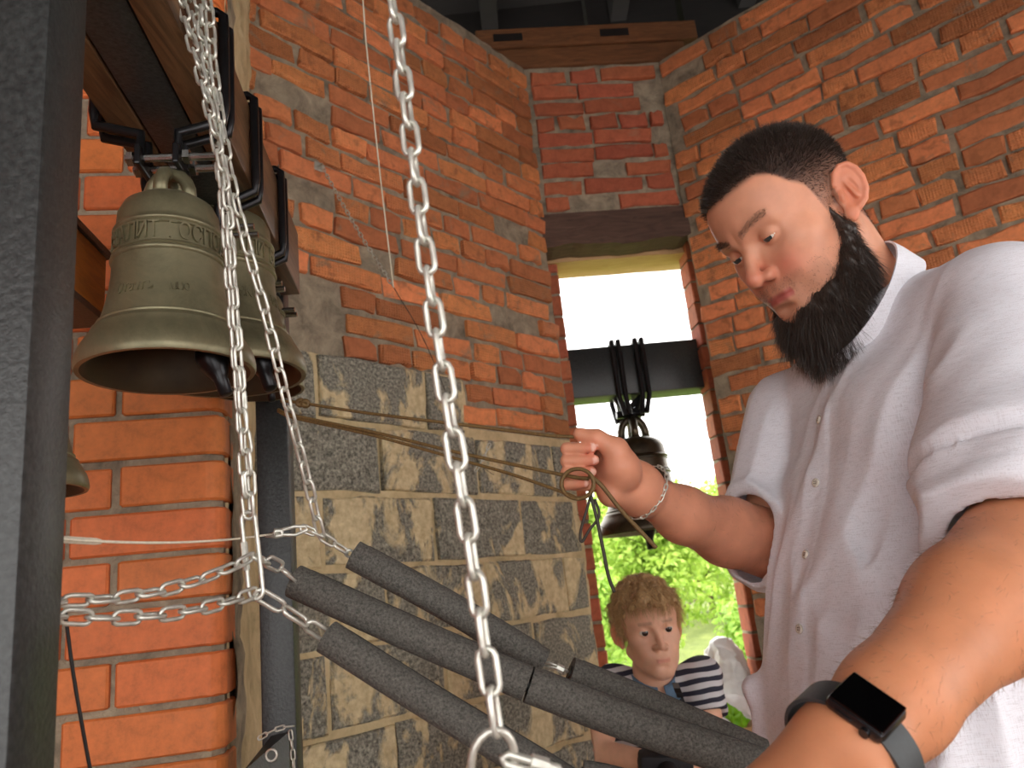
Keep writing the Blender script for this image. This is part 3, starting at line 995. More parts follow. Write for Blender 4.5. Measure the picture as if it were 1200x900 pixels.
chain([at(356, 619, .793), JR], 'two-link chain between the cable clamp and the hanging strand', .014, .0026, .0095, group='short chains into the foam tubes')
chain(sag(at(303, 866, 1.20), at(344, 851, 1.20), -.004), 'thin chain looped over the steel gusset of the far post', .0125, .0024, .008, name='chain')
chain([at(340, 856, 1.2), at(343, 880, 1.2), at(346, 925, 1.2)], 'thin chain hanging down the far black post at the bottom', .0125, .0022, .008, name='chain')
bc = empty('black_cable', at(78, 722, .64)); tag(bc, 'thin black cable slanting down beside the near post', 'cable')
MB().tube(spline([at(76, 715, .62), at(86, 790, .63), at(98, 860, .64), at(110, 925, .65)], 16), .0016, 6).build('cable', MT['cord_black'], bc, smooth=True)

# ================================================================ foam-covered pull rods
def foam(pts, r, label, ends=()):
    t = empty('foam_tube', pts[0]); tag(t, label, 'foam tube', 'foam tubes over the bell lines')
    P = spline(pts, 22)
    MB().tube(P, r, 20).build('foam_sleeve', MT['foam'], t, angle=.9)
    T0 = unit(P[0] - P[1])
    MB().tube([P[0] - T0 * .002, P[0] + T0 * .0015], r * .45, 12).build('sleeve_bore', MT['cord_black'], t)
    # slit along the top where the sleeve was cut open
    N = unit(np.cross(np.cross(T0, [0, 0, 1.]), T0))
    N = N if N[2] > 0 else -N
    MB().tube(P[1:-1] + N * (r - .0004), .0008, 5).build('slit', MT['cord_black'], t)
    return t
fr_ = .0163
foam([at(414, 650, .825), at(528, 712, .835), at(636, 777, .845)], fr_ * .95, 'upper left piece of grey foam tube, nearest the block wall')
foam([at(668, 788, .85), at(770, 830, .86), at(893, 884, .87)], fr_ * .98, 'short grey foam tube in front of the boy, towards the hand')
foam([at(345, 681, .78), at(480, 742, .775), at(618, 801, .775)], fr_ * 1.0, 'middle grey foam tube starting at the far black post')
foam([at(620, 802, .775), at(750, 851, .78), at(905, 903, .785)], fr_ * 1.04, 'long grey foam tube crossing below the boy')
foam([at(383, 746, .755), at(500, 820, .75), at(640, 905, .745), at(700, 945, .743)], fr_ * .96, 'lowest grey foam tube running out of the picture bottom')
foam([at(683, 905, .74), at(720, 912, .74), at(800, 935, .74)], fr_ * .6, 'thin grey foam tube end at the bottom edge below the boy')
wr = empty('pull_wire', at(640, 778, .845)); tag(wr, 'short bright wire showing between two grey foam tubes', 'wire')
for dy in (-3, 3):
    MB().tube([at(636, 777 + dy, .845), at(655, 782 + dy * .4, .848), at(670, 789, .85)], .0011, 6).build('strand', MT['zinc'], wr, smooth=True)
MB().tube([at(652, 781, .848), at(660, 785, .849)], .0042, 8).build('ferrule', MT['zinc'], wr)
# ================================================================ implicit-surface modelling for bodies and cloth
def dot(a, b): return (a * b).sum(-1)

def ell(P, c, r):
    q = P - np.asarray(c, np.float32); r = np.asarray(r, np.float32)
    k0 = np.sqrt(((q / r) ** 2).sum(-1)); k1 = np.sqrt(((q / (r * r)) ** 2).sum(-1)) + 1e-9
    return k0 * (k0 - 1) / k1

def sph(P, c, r): return np.sqrt(((P - np.asarray(c, np.float32)) ** 2).sum(-1)) - r

def cone(P, a, b, r1, r2):
    a = np.asarray(a, np.float32); b = np.asarray(b, np.float32); ba = b - a
    t = np.clip(dot(P - a, ba) / dot(ba, ba), 0, 1)
    return np.sqrt(((P - a - t[..., None] * ba) ** 2).sum(-1)) - (r1 + (r2 - r1) * t)

def smin(a, b, k):
    h = np.clip(.5 + .5 * (b - a) / k, 0, 1)
    return b * (1 - h) + a * h - k * h * (1 - h)

def smax(a, b, k): return -smin(-a, -b, k)

def sstep(x, a, b):
    t = np.clip((x - a) / (b - a), 0, 1); return t * t * (3 - 2 * t)

_T3 = np.random.default_rng(3).random((32, 32, 32)).astype(np.float32)
def n3(P, scale):
    """smooth value noise in space, 0..1; scale may be a vector (cells per metre)"""
    q = P * np.asarray(scale, np.float32) + 100.0
    i = np.floor(q).astype(np.int32); f = q - i; f = f * f * (3 - 2 * f)
    i &= 31; j = (i + 1) & 31
    g = lambda a, b, c: _T3[a, b, c]
    x0, y0, z0 = i[..., 0], i[..., 1], i[..., 2]; x1, y1, z1 = j[..., 0], j[..., 1], j[..., 2]
    fx, fy, fz = f[..., 0], f[..., 1], f[..., 2]
    a = g(x0, y0, z0) * (1 - fx) + g(x1, y0, z0) * fx; b = g(x0, y1, z0) * (1 - fx) + g(x1, y1, z0) * fx
    c = g(x0, y0, z1) * (1 - fx) + g(x1, y0, z1) * fx; d = g(x0, y1, z1) * (1 - fx) + g(x1, y1, z1) * fx
    return (a * (1 - fy) + b * fy) * (1 - fz) + (c * (1 - fy) + d * fy) * fz


def sdf_mesh(fn, lo, hi, h, n=12):
    """sparse surface nets: returns vertices and quads of fn = 0 inside the box"""
    lo = np.asarray(lo, np.float64); hi = np.asarray(hi, np.float64)
    nb = np.ceil((hi - lo) / (h * n)).astype(int)
    B = np.stack(np.meshgrid(*[np.arange(k) for k in nb], indexing='ij'), -1).reshape(-1, 3)
    cen = lo + (B + .5) * n * h
    d = fn(cen.astype(np.float32))
    B = B[np.abs(d) < n * h * 1.5]
    g = np.arange(n + 1)
    off = np.stack(np.meshgrid(g, g, g, indexing='ij'), -1)
    ids = []; pos = []; quads = []
    dims = nb * n + 2
    cid = lambda I: (I[..., 0] * dims[1] + I[..., 1]) * dims[2] + I[..., 2]
    CH = 160
    corners = [(a, b, c) for a in (0, 1) for b in (0, 1) for c in (0, 1)]
    edges = [(p, q) for p in corners for q in corners if sum(q) - sum(p) == 1 and all(y >= x for x, y in zip(p, q))]
    for s in range(0, len(B), CH):
        bb = B[s:s + CH]
        I = bb[:, None, None, None, :] * n + off[None]
        P = (lo + I * h).astype(np.float32)
        D = fn(P.reshape(-1, 3)).reshape(I.shape[:-1])
        ins = D < 0
        sub = lambda A, c: A[:, c[0]:c[0] + n, c[1]:c[1] + n, c[2]:c[2] + n]
        cnt = sum(sub(ins, c).astype(np.int8) for c in corners)
        act = (cnt > 0) & (cnt < 8)
        if not act.any(): continue
        vs = np.zeros(act.sum().item() * 3).reshape(-1, 3); w = np.zeros(len(vs))
        for p, q in edges:
            dp = sub(D, p)[act]; dq = sub(D, q)[act]
            m = (dp < 0) != (dq < 0)
            t = np.where(m, dp / np.where(m, dp - dq, 1), 0)
            e = np.array(p)[None] + t[:, None] * (np.array(q) - np.array(p))[None]
            vs += e * m[:, None]; w += m
        vs /= w[:, None]
        base = I[:, :n, :n, :n][act]
        ids.append(cid(base)); pos.append(lo + (base + vs) * h)
        for ax in range(3):
            c0 = [0, 0, 0]; c1 = [0, 0, 0]; c1[ax] = 1
            a0 = sub(ins, c0); a1 = sub(ins, c1)
            m = a0 != a1
            if not m.any(): continue
            e = I[:, :n, :n, :n][m]; fl = a0[m]
            u = np.zeros(3, int); v = np.zeros(3, int); u[(ax + 1) % 3] = 1; v[(ax + 2) % 3] = 1
            q = np.stack([cid(e - u - v), cid(e - v), cid(e), cid(e - u)], 1)
            q[~fl] = q[~fl][:, ::-1]
            quads.append(q)
    ids = np.concatenate(ids); pos = np.concatenate(pos); Q = np.concatenate(quads)
    order = np.argsort(ids); sid = ids[order]
    k = np.searchsorted(sid, Q); k = np.clip(k, 0, len(sid) - 1)
    ok = (sid[k] == Q).all(1)
    return pos, order[k[ok]]


def grad(fn, P, e=1e-3):
    P = P.astype(np.float32)
    g = np.stack([fn(P + np.eye(3, dtype=np.float32)[i] * e) - fn(P - np.eye(3, dtype=np.float32)[i] * e) for i in range(3)], -1)
    return g / (np.linalg.norm(g, axis=-1, keepdims=True) + 1e-9)


def march(fn, o, d, n=80, tmax=3.):
    """first hit of a ray on fn = 0"""
    o = np.asarray(o, np.float32); d = np.asarray(unit(d), np.float32); t = 0.
    for _ in range(n):
        v = float(fn((o + d * t)[None])[0])
        if v < 2e-4: break
        t += v * .7
        if t > tmax: break
    return o + d * t


def strands(P, D, bend, length, width, seed=0, segs=2):
    """thin tapering blades: roots P, directions D, bend vectors added towards the tip"""
    r = np.random.default_rng(seed); n = len(P)
    length = np.broadcast_to(length, (n,)); width = np.broadcast_to(width, (n,))
    side = np.cross(D, r.normal(size=(n, 3))); side /= np.linalg.norm(side, axis=1)[:, None] + 1e-9
    V = []; 
    for k in range(segs + 1):
        t = k / segs
        c = P + (D * t + bend * t * t) * length[:, None]
        w = width * (1 - t) * .5 + width * .06
        V += [c - side * w[:, None], c + side * w[:, None]]
    V = np.stack(V, 1)                                    # n, 2(segs+1), 3
    m = 2 * (segs + 1)
    Q = np.array([[2 * k, 2 * k + 1, 2 * k + 3, 2 * k + 2] for k in range(segs)])
    F = (np.arange(n)[:, None, None] * m + Q[None]).reshape(-1, 4)
    return V.reshape(-1, 3), F


# ---------------------------------------------------------------- heads (x = right, y = forward, z = up, origin at eye level)
def head_sdf(P, child=False, lid=.35):
    """skull, face, ears; lid = how far the upper lid comes down (0 open, 1 closed)"""
    X = P.copy(); X[..., 0] = np.abs(X[..., 0])            # symmetric
    d = ell(X, (0, -.016, .034), (.0775, .099, .086))
    d = smin(d, ell(X, (0, .030, .036), (.064, .062, .056)), .03)
    d = smin(d, ell(X, (0, .030, -.036), (.060, .060, .078)), .035)
    jw = .052 if not child else .046
    d = smin(d, ell(X, (0, .034, -.080), (jw, .050, .040)), .03)
    d = smin(d, cone(X, (.056, -.006, -.058), (.012, .074, -.106), .016, .016), .022)
    d = smin(d, sph(X, (0, .074, -.104), .019), .02)
    d = smin(d, ell(X, (.043, .052, -.026), (.021, .024, .019)), .02)     # cheekbone
    d = smin(d, ell(X, (.030, .060, -.052), (.020, .024, .026)), .02)     # cheek
    d = smin(d, cone(X, (.010, .0865, .0145), (.043, .0700, .016), .0085, .0085), .014)   # brow
    d = smax(d, -ell(X, (.033, .096, -.004), (.0185, .019, .0125)), .014)  # socket
    # mouth mound, nose
    d = smin(d, ell(X, (0, .076, -.076), (.027, .022, .024)), .014)
    d = smin(d, cone(X, (0, .083, .008), (0, .1085, -.036), .0066, .0090), .009)
    d = smin(d, sph(X, (0, .1100, -.040), .0100), .006)
    d = smin(d, ell(X, (.0125, .0965, -.0435), (.0085, .0105, .0082)), .005)
    d = smax(d, -ell(X, (.0068, .1015, -.0535), (.0038, .006, .0042)), .003)
    # lips
    d = smax(d, -ell(X, (0, .1025, -.0605), (.004, .006, .007)), .006)
    up = smin(cone(X, (0, .0965, -.0705), (.0135, .0945, -.0725), .0046, .0040), cone(X, (.0135, .0945, -.0725), (.024, .0865, -.0760), .0040, .0022), .003)
    lo = smin(cone(X, (0, .0955, -.0800), (.0125, .0935, -.0800), .0056, .0046), cone(X, (.0125, .0935, -.0800), (.0235, .0865, -.0768), .0046, .0022), .003)
    d = smin(d, up, .004); d = smin(d, lo, .004)
    slit = smin(cone(X, (0, .1030, -.0755), (.014, .1000, -.0762), .0020, .0020), cone(X, (.014, .1000, -.0762), (.0255, .0905, -.0765), .0020, .0014), .001)
    d = smax(d, -slit, .0025)
    d = smax(d, -ell(X, (0, .099, -.092), (.016, .008, .005)), .008)      # hollow under the lip
    # eyelids: a thin shell over the ball, open between the lid edges
    ec = np.array([.0320, .0735, -.002], np.float32)
    q = X - ec
    shell = np.sqrt((q ** 2).sum(-1)) - .0142
    ang = np.arctan2(q[..., 2], q[..., 1])                 # elevation on the ball
    a_up = .50 - lid * .95; a_lo = -.60
    gap = np.minimum(a_up - ang, ang - a_lo) * .0142
    w = np.abs(q[..., 0]) - .0136
    gap = np.minimum(gap - np.abs(q[..., 0] / .0136) ** 3 * .0032, -w)
    shell = smax(shell, gap - .0004, .0012)
    shell = np.maximum(shell, -(q[..., 1] - .0))            # front half only
    d = smin(d, shell, .0035)
    # ears
    e0 = np.array([.0770, -.012, -.010], np.float32)
    e1 = np.array([.08, -.33, .94], np.float32); e1 /= np.linalg.norm(e1)
    e2 = np.array([.56, -.80, -.28], np.float32); e2 -= e1 * (e1 @ e2); e2 /= np.linalg.norm(e2)
    e3 = np.cross(e1, e2)
    q = X - e0; E = np.stack([q @ e2, q @ e1, q @ e3], -1)
    ear = ell(E, (.012, .002, 0), (.0195, .0315, .0062))
    ring = None
    ths = np.radians([-205, -160, -115, -70, -25, 15, 50, 80][::-1])
    pts = [(.013 + .0180 * math.cos(a), .003 + .0300 * math.sin(a) * (1 if math.sin(a) > 0 else .92), .003) for a in np.radians(np.linspace(165, -75, 9))]
    for a, b in zip(pts[:-1], pts[1:]):
        c_ = cone(E, a, b, .0036, .0036); ring = c_ if ring is None else np.minimum(ring, c_)
    conch = ell(E, (.0105, -.003, -.0065 if e3[0] < 0 else .0065), (.0105, .0185, .0085))
    ear = smax(ear, -ell(E, (.0105, -.004, np.sign(e3[0]) * .0075), (.0110, .019, .0085)), .004)
    ring = ring
    ear = smin(ear, ring, .003)
    ear = smin(ear, cone(E, (.008, .014, np.sign(e3[0]) * .002), (.018, -.010, np.sign(e3[0]) * .003), .0026, .0032), .003)
    ear = smin(ear, ell(E, (.006, -.030, .001), (.0085, .010, .0055)), .005)
    ear = smin(ear, ell(E, (.001, -.006, np.sign(e3[0]) * .003), (.004, .007, .004)), .003)   # tragus
    d = smin(d, ear, .005)
    return d


def hairline(L):
    """>0 inside the man's hair; L are head-local points (any side)"""
    y = L[..., 1]; z = L[..., 2]; x = np.abs(L[..., 0])
    # piecewise front edge: height of the hairline as a function of how far forward (y)
    zl = np.interp(y, [-.14, -.06, -.035, -.02, .012, .026, .040, .052, .062, .075, .10], [-.075, -.07, -.03, -.02, -.02, .022, .036, .058, .067, .067, .066])
    return z - zl
# ================================================================ the bearded man
HR = np.array([[-.359, -.801, -.48], [.933, -.317, -.169], [-.016, -.508, .861]], np.float64)
u_, s_, v_ = np.linalg.svd(HR); HR = u_ @ v_
HT = np.array([.3995, .9759, 1.8633])
HS = 1.03
def h2w(l): return (np.asarray(l) * HS) @ HR.T + HT
def w2h(P): return (((P - HT) @ HR) / HS).astype(np.float32)

FT = np.array([-.966, -.26, 0]); LT = np.array([.26, -.966, 0])
SHL = np.array([.555, .825, 1.668]); SHR = np.array([.425, 1.175, 1.632])
NB = np.array([.515, 1.0, 1.745])
ELR = at(902, 637, 1.15); WRR = at(748, 573, .95)
ELL_ = at(1212, 648, .70); WRL = at(992, 880, .548)
SKIN = np.array(lin(214, 152, 122)[:3]); SKIN_ARM = np.array(lin(205, 138, 100)[:3])
MT['skin'] = mat_attr('skin', .48, .12, 500, .0003, Specular_IOR_Level=.35)
MT['hair'] = mat_simple('dark_brown_hair', (58, 48, 42), .38, 0, 300, .3)
MT['hair_boy'] = mat_simple('light_brown_hair', (188, 156, 112), .5, 0, 200, .35)

man = empty('person', (.47, 1.0, 0))
tag(man, 'bearded man in a white linen shirt, head bowed, pulling the bell cords', 'person')

# --- head and neck
def man_head(P):
    L = w2h(P)
    d = head_sdf(L, lid=.70) * HS
    d = smin(d, cone(P, h2w((0, -.030, -.055)), NB + [-.004, 0, -.04], .062, .052), .03)
    return d
c0 = HT
V, Q = sdf_mesh(man_head, c0 - [.17, .17, .20], c0 + [.19, .17, .15], .0020)
parts_v = [V]; parts_q = [Q]
Lh = w2h(V.astype(np.float32))
x, y, z = Lh[:, 0], Lh[:, 1], Lh[:, 2]
col = np.tile(SKIN, (len(V), 1))
blot = n3(Lh, 60)[:, None]
col = col * (.93 + .14 * blot)
cheek = np.exp(-(((np.abs(x) - .036) / .018) ** 2 + ((z + .045) / .018) ** 2)) * (y > .02)
col = col * (1 - .25 * cheek[:, None] * np.array([0, 1, .9]))
nosem = np.exp(-((x / .016) ** 2 + ((z + .04) / .016) ** 2)) * (y > .09)
col = col * (1 - .22 * nosem[:, None] * np.array([0, 1, .9]))
earm = (np.abs(x) > .0775) & (y < .012) & (z < .032) & (z > -.055) & (np.abs(x) > .0785 - .06 * (y + .012))
col[earm] *= np.array([1.02, .82, .77])
lip = np.exp(-((z + .0755) / .0065) ** 4) * (np.abs(x) < .0235) * (y > .084)
col = col * (1 - lip[:, None]) + lip[:, None] * np.array(lin(170, 88, 80)[:3])
hl = hairline(Lh)
hm = sstep(hl, -.004, .008) * (1 - earm) * (y < .105)
fade = np.clip(sstep(z, -.03, .058), .05, 1)              # clipped short on the sides
hairc = np.array(lin(52, 42, 38)[:3])
amt = (hm * (.35 + .62 * fade))[:, None]
col = col * (1 - amt) + amt * hairc
stub = sstep(-z, .055, .075) * (y > .05) * (1 - lip) * .22 + np.exp(-((z + .062) / .006) ** 2) * (y > .08) * .16
col = col * (1 - stub[:, None]) + stub[:, None] * np.array(lin(96, 72, 60)[:3])
brow = np.exp(-((z - (.0175 + .006 * np.sin((np.abs(x) - .012) * 55))) / .0040) ** 2) * (np.abs(x) > .010) * (np.abs(x) < .050) * (y > .05) * .38
col = col * (1 - brow[:, None]) + brow[:, None] * np.array(lin(66, 48, 38)[:3])
cols = [col]

# --- right arm and the hand gripping the cords
YH = .905
hp = lambda px, py, dy=0.: at(px, py, YH + dy)
FING = []
for (yy, xm, xt, r) in ((526, 704, 693, .0074), (540, 706, 696, .0076), (554, 708, 693, .0073), (567.5, 708, 685, .0068)):
    FING.append(([hp(xm, yy + 3, .022), hp(672, yy, .021), hp(664.5, yy, -.004), hp(xt, yy - 1, -.016)], r))
def arm_r(P):
    d = cone(P, ELR, at(852, 622, 1.085), .051, .0440)
    d = smin(d, cone(P, at(852, 624, 1.085), at(800, 603, 1.015), .0440, .0335), .02)
    d = smin(d, cone(P, at(800, 603, 1.015), WRR, .0335, .0245), .02)
    d = smin(d, cone(P, WRR + c_u * .0065, WRR - c_u * .0065, .0228, .0228), .015)
    # palm
    d = smin(d, cone(P, WRR, hp(712, 530, .020), .023, .0155), .02)
    d = smin(d, cone(P, WRR, hp(710, 548, .020), .023, .0150), .015)
    d = smin(d, cone(P, WRR, hp(712, 568, .018), .023, .0145), .015)
    d = smin(d, cone(P, WRR - c_u * .006, hp(716, 580, .008), .020, .0145), .015)
    # ball of the thumb, thumb
    d = smin(d, ell(P, hp(728, 548, -.004), (.022, .022, .020)), .012)
    d = smin(d, cone(P, hp(733, 556, .0), hp(722, 527, -.010), .0180, .0140), .010)
    d = smin(d, cone(P, hp(722, 527, -.010), hp(699, 514, -.013), .0135, .0105), .006)
    d = smin(d, cone(P, hp(699, 514, -.013), hp(679, 509, -.010), .0105, .0078), .005)
    for pts, r in FING:
        f = cone(P, pts[0], pts[1], r * 1.1, r * 1.02)
        f = smin(f, cone(P, pts[1], pts[2], r * 1.02, r), .004)
        f = smin(f, cone(P, pts[2], pts[3], r, r * .84), .003)
        d = smin(d, f, .0014)
    return d
V, Q = sdf_mesh(arm_r, np.minimum(ELR, hp(650, 600)) - [.07, .08, .09], np.maximum(ELR, hp(650, 500)) + [.07, .07, .09], .0021)
tip = np.zeros(len(V))
cr = np.tile(SKIN * np.array([.97, .90, .88]), (len(V), 1)) * (.92 + .16 * n3(V.astype(np.float32), 70)[:, None])
for pts, r in FING:                                          # fingertips flushed, nails paler
    dt = np.linalg.norm(V - pts[3], axis=1)
    k = np.exp(-(dt / .010) ** 2)[:, None]
    cr = cr * (1 - .22 * k * np.array([0, 1, .9]))
for pts, r in FING:
    ax = unit(pts[3] - pts[2]); nl = pts[3] + ax * .004 - c_f * r * .8 + c_u * .001
    q_ = V - nl
    k = (np.abs(q_ @ ax) < .0052) & (np.linalg.norm(q_ - np.outer(q_ @ ax, ax), axis=1) < .0048)
    cr[k] = np.array(lin(226, 176, 158)[:3])
parts_v.append(V); parts_q.append(Q); cols.append(cr)

# --- left arm, hand resting on the foam-covered line below the picture
LW = unit(WRL - ELL_)
HK = WRL + LW * .085 + np.array([-.03, .01, -.015])
FL = []
hx = unit(np.cross(LW, [0, 0, 1.])); hu = np.cross(hx, LW)
for k, (o_, l_) in enumerate(((-.030, .9), (-.010, 1.0), (.011, .96), (.030, .8))):
    m = HK + hx * o_
    a1 = m + (LW * .036 - hu * .012) * l_; a2 = a1 + (LW * .010 - hu * .026) * l_; a3 = a2 + (-LW * .014 - hu * .014) * l_
    FL.append((m, a1, a2, a3))
def arm_l(P):
    d = cone(P, ELL_, ELL_ * .62 + WRL * .38 + c_u * .004, .061, .0480)
    d = smin(d, cone(P, ELL_ * .62 + WRL * .38 + c_u * .004, WRL * .8 + ELL_ * .2, .0475, .0345), .025)
    d = smin(d, cone(P, WRL * .8 + ELL_ * .2, WRL, .0345, .0290), .02)
    d = smin(d, cone(P, WRL - hx * .007, WRL + hx * .007, .0265, .0265), .02)
    for (m, a1, a2, a3) in FL:
        d = smin(d, cone(P, WRL, m, .025, .0135), .014)
    for (m, a1, a2, a3) in FL:
        f = smin(cone(P, m, a1, .0105, .0095), cone(P, a1, a2, .0095, .0088), .004)
        f = smin(f, cone(P, a2, a3, .0088, .0072), .003)
        d = smin(d, f, .003)
    t0 = WRL + LW * .03 - hx * .024 - hu * .01
    t1 = t0 + LW * .034 - hx * .018 - hu * .012; t2 = t1 + LW * .028 - hu * .010; t3 = t2 + LW * .022 + hx * .006 - hu * .006
    d = smin(d, cone(P, t0, t1, .0165, .0130), .014)
    d = smin(d, smin(cone(P, t1, t2, .0125, .0105), cone(P, t2, t3, .0105, .008), .004), .005)
    return d
allp = np.array([ELL_, WRL] + [p for f in FL for p in f])
V, Q = sdf_mesh(arm_l, allp.min(0) - .075, allp.max(0) + .075, .0028)
cl_ = np.tile(SKIN_ARM, (len(V), 1)) * (.90 + .2 * n3(V.astype(np.float32), 40)[:, None])
parts_v.append(V); parts_q.append(Q); cols.append(cl_)
# --- torso under the shirt
def torso_core(P):
    d = cone(P, NB - [0, 0, .09], (.47, .995, 1.35), .060, .09)
    d = smin(d, cone(P, NB - [0, 0, .06], SHL - [0, 0, .01], .036, .044), .03)
    d = smin(d, cone(P, NB - [0, 0, .06], SHR - [0, 0, .01], .036, .044), .03)
    d = smin(d, cone(P, SHR, ELR, .048, .042), .03)
    d = smin(d, cone(P, SHL, ELL_, .048, .042), .03)
    d = smin(d, cone(P, (.47, .995, 1.35), (.42, .985, 1.0), .10, .11), .04)
    return d
V, Q = sdf_mesh(torso_core, (.2, .6, .85), (.75, 1.35, 1.85), .010)
parts_v.append(V); parts_q.append(Q); cols.append(np.tile(SKIN, (len(V), 1)))
ofs = np.cumsum([0] + [len(v) for v in parts_v[:-1]])
me = fast_mesh(np.vstack(parts_v), np.vstack([q + o for q, o in zip(parts_q, ofs)]), 'body')
vcol(me, np.vstack(cols))
body = link('body', me, MT['skin'], man)

# --- eyes, lashes
MT['eye'] = mat_simple('eye_white', (226, 218, 210), .15, 0, 50, .05)
MT['iris'] = mat_simple('iris', (58, 66, 66), .1, 0, 200, .3)
for s in (-1, 1):
    c = np.array([s * .0320, .0735, -.002])
    bmv, bmq = sdf_mesh(lambda P: sph(P, (0, 0, 0), .0132 * HS), (-.016,) * 3, (.016,) * 3, .0011)
    o = link('eyeball', fast_mesh(bmv + h2w(c), bmq, 'eyeball'), MT['eye'], man)
    g = unit(np.array([-.10, 1, -.28]))
    ip = []
    iv = []; n_ = 24
    a1 = unit(np.cross(g, [0, 0, 1.])); a2 = np.cross(a1, g)
    for rr in (0, .0030, .0062):
        for k in range(n_):
            t = 2 * math.pi * k / n_
            q_ = c + g * (math.sqrt(max(0, .01335 ** 2 - rr ** 2))) + (a1 * math.cos(t) + a2 * math.sin(t)) * rr
            iv.append(h2w(q_))
    fq = [(j * n_ + k, j * n_ + (k + 1) % n_, (j + 1) * n_ + (k + 1) % n_, (j + 1) * n_ + k) for j in range(2) for k in range(n_)]
    link('iris', mesh_from(iv, fq, 'iris', True), MT['iris'], o)

# --- cropped hair: short strands standing on the scalp
rs = np.random.default_rng(5)
def scalp(nsamp, mask, fn, V):
    m = np.where(mask)[0]
    k = rs.choice(m, nsamp)
    P = V[k] + rs.normal(0, .0009, (nsamp, 3))
    return P
Vh = parts_v[0]
prob = sstep(hl, .0, .006) * (1 - earm) * (y < .105) * (z > -.075)
msk = rs.random(len(Vh)) < prob
P = scalp(30000, msk, man_head, Vh)
N = grad(man_head, P)
Lp = w2h(P.astype(np.float32))
fz = sstep(Lp[:, 2], -.015, .066)
ln = (.0014 + .0085 * fz ** 1.3) * rs.uniform(.75, 1.15, len(P))
fwd = h2w((0, 1, 0)) - h2w((0, 0, 0)); upv = h2w((0, 0, 1)) - h2w((0, 0, 0)); 
D = N + rs.normal(0, .16, P.shape) + fwd * .25 * fz[:, None] - upv * .5 * (1 - fz[:, None]); D /= np.linalg.norm(D, axis=1)[:, None]
sv, sq = strands(P, D, rs.normal(0, .1, P.shape), ln, .00050 + .00018 * fz, 1, 2)
hair = link('hair', fast_mesh(sv, sq, 'hair', True), MT['hair'], man)
tag(hair, 'dark brown hair cropped short, shaved closer at the sides', kind='stuff')

# --- beard: dense core with strands combed down
def beard_core(P):
    L = w2h(P)
    X = L.copy(); X[..., 0] = np.abs(X[..., 0])
    d = smin(cone(X, (.0640, .006, -.016), (.067, .004, -.052), .0010, .0095), cone(X, (.068, .004, -.050), (.056, .020, -.092), .010, .018), .012)
    d = smin(d, cone(X, (.056, .020, -.092), (.022, .074, -.116), .019, .019), .02)
    d = smin(d, ell(X, (0, .060, -.132), (.044, .038, .040)), .025)
    d = smin(d, ell(X, (0, .054, -.163), (.040, .036, .032)), .025)
    d = smin(d, ell(X, (.034, .028, -.120), (.026, .038, .034)), .02)
    face = np.maximum(L[..., 2] - np.interp(np.abs(L[..., 0]), [0, .014, .024, .034, .050, .062, .09], [-.0925, -.0915, -.087, -.074, -.050, -.016, .03]), -(L[..., 1] - .0))
    d = smax(d, face, .008)
    d = d + (n3(L, (170, 170, 60)) - .5) * .006
    return d * HS
bl = h2w((0, .05, -.11))
V, Q = sdf_mesh(beard_core, bl - .15, bl + .16, .0024)
beard = link('beard', fast_mesh(V, Q, 'beard'), MT['hair'], man)
tag(beard, 'full dark brown beard')
n_ = 26000
P = V[rs.integers(0, len(V), n_)] + rs.normal(0, .0012, (n_, 3))
N = grad(beard_core, P, 2e-3)
down = -(upv * .75) + fwd * .25 - np.array([0, 0, .35])
Lp = w2h(P.astype(np.float32))
lowk = sstep(-Lp[:, 2], .02, .13)
D = N * .55 + down[None] * (.55 + .4 * lowk[:, None]) + rs.normal(0, .20, P.shape); D /= np.linalg.norm(D, axis=1)[:, None]
sv, sq = strands(P, D, np.tile(down * .25, (n_, 1)) + rs.normal(0, .15, P.shape), (.005 + .020 * lowk) * rs.uniform(.6, 1.2, n_), .00055, 2, 3)
bs = link('beard_strands', fast_mesh(sv, sq, 'beard_strands', True), MT['hair'], beard)
tag(bs, kind='stuff')
# sparse moustache, stubble and brows
ms = []
m1 = (np.abs(x) < .030) & (z < -.055) & (z > -.071) & (y > .075) & (rs.random(len(Vh)) < .5)
m2 = (np.abs(x) > .010) & (np.abs(x) < .050) & (np.abs(z - (.0175 + .006 * np.sin((np.abs(x) - .012) * 55))) < .0045) & (y > .05)
m3 = (np.abs(x) > .022) & (np.abs(x) < .066) & (z < -.055) & (z > -.10) & (y > .03) & (rs.random(len(Vh)) < .3)
for mk, nn_, l_, w_ in ((m1, 350, .003, .00025), (m2, 700, .0065, .0003), (m3, 900, .003, .0003)):
    idx = np.where(mk)[0]
    if len(idx) == 0: continue
    P = Vh[rs.choice(idx, nn_)] + rs.normal(0, .0008, (nn_, 3)); N = grad(man_head, P)
    Lp = w2h(P.astype(np.float32))
    side = (HR @ np.array([1., 0, 0]))[None] * np.sign(Lp[:, :1])
    D = N * .45 + (side * .9 if l_ > .005 else -upv[None] * .8) + rs.normal(0, .15, P.shape); D /= np.linalg.norm(D, axis=1)[:, None]
    a_, b_ = strands(P, D, np.zeros_like(P), l_ * rs.uniform(.6, 1.2, nn_), w_, 3, 2)
    ms.append((a_, b_))
o_ = np.cumsum([0] + [len(a) for a, b in ms[:-1]])
br_ = link('brows_and_moustache', fast_mesh(np.vstack([a for a, b in ms]), np.vstack([b + o for (a, b), o in zip(ms, o_)]), 'brows', True), MT['hair'], man)
tag(br_, kind='stuff')

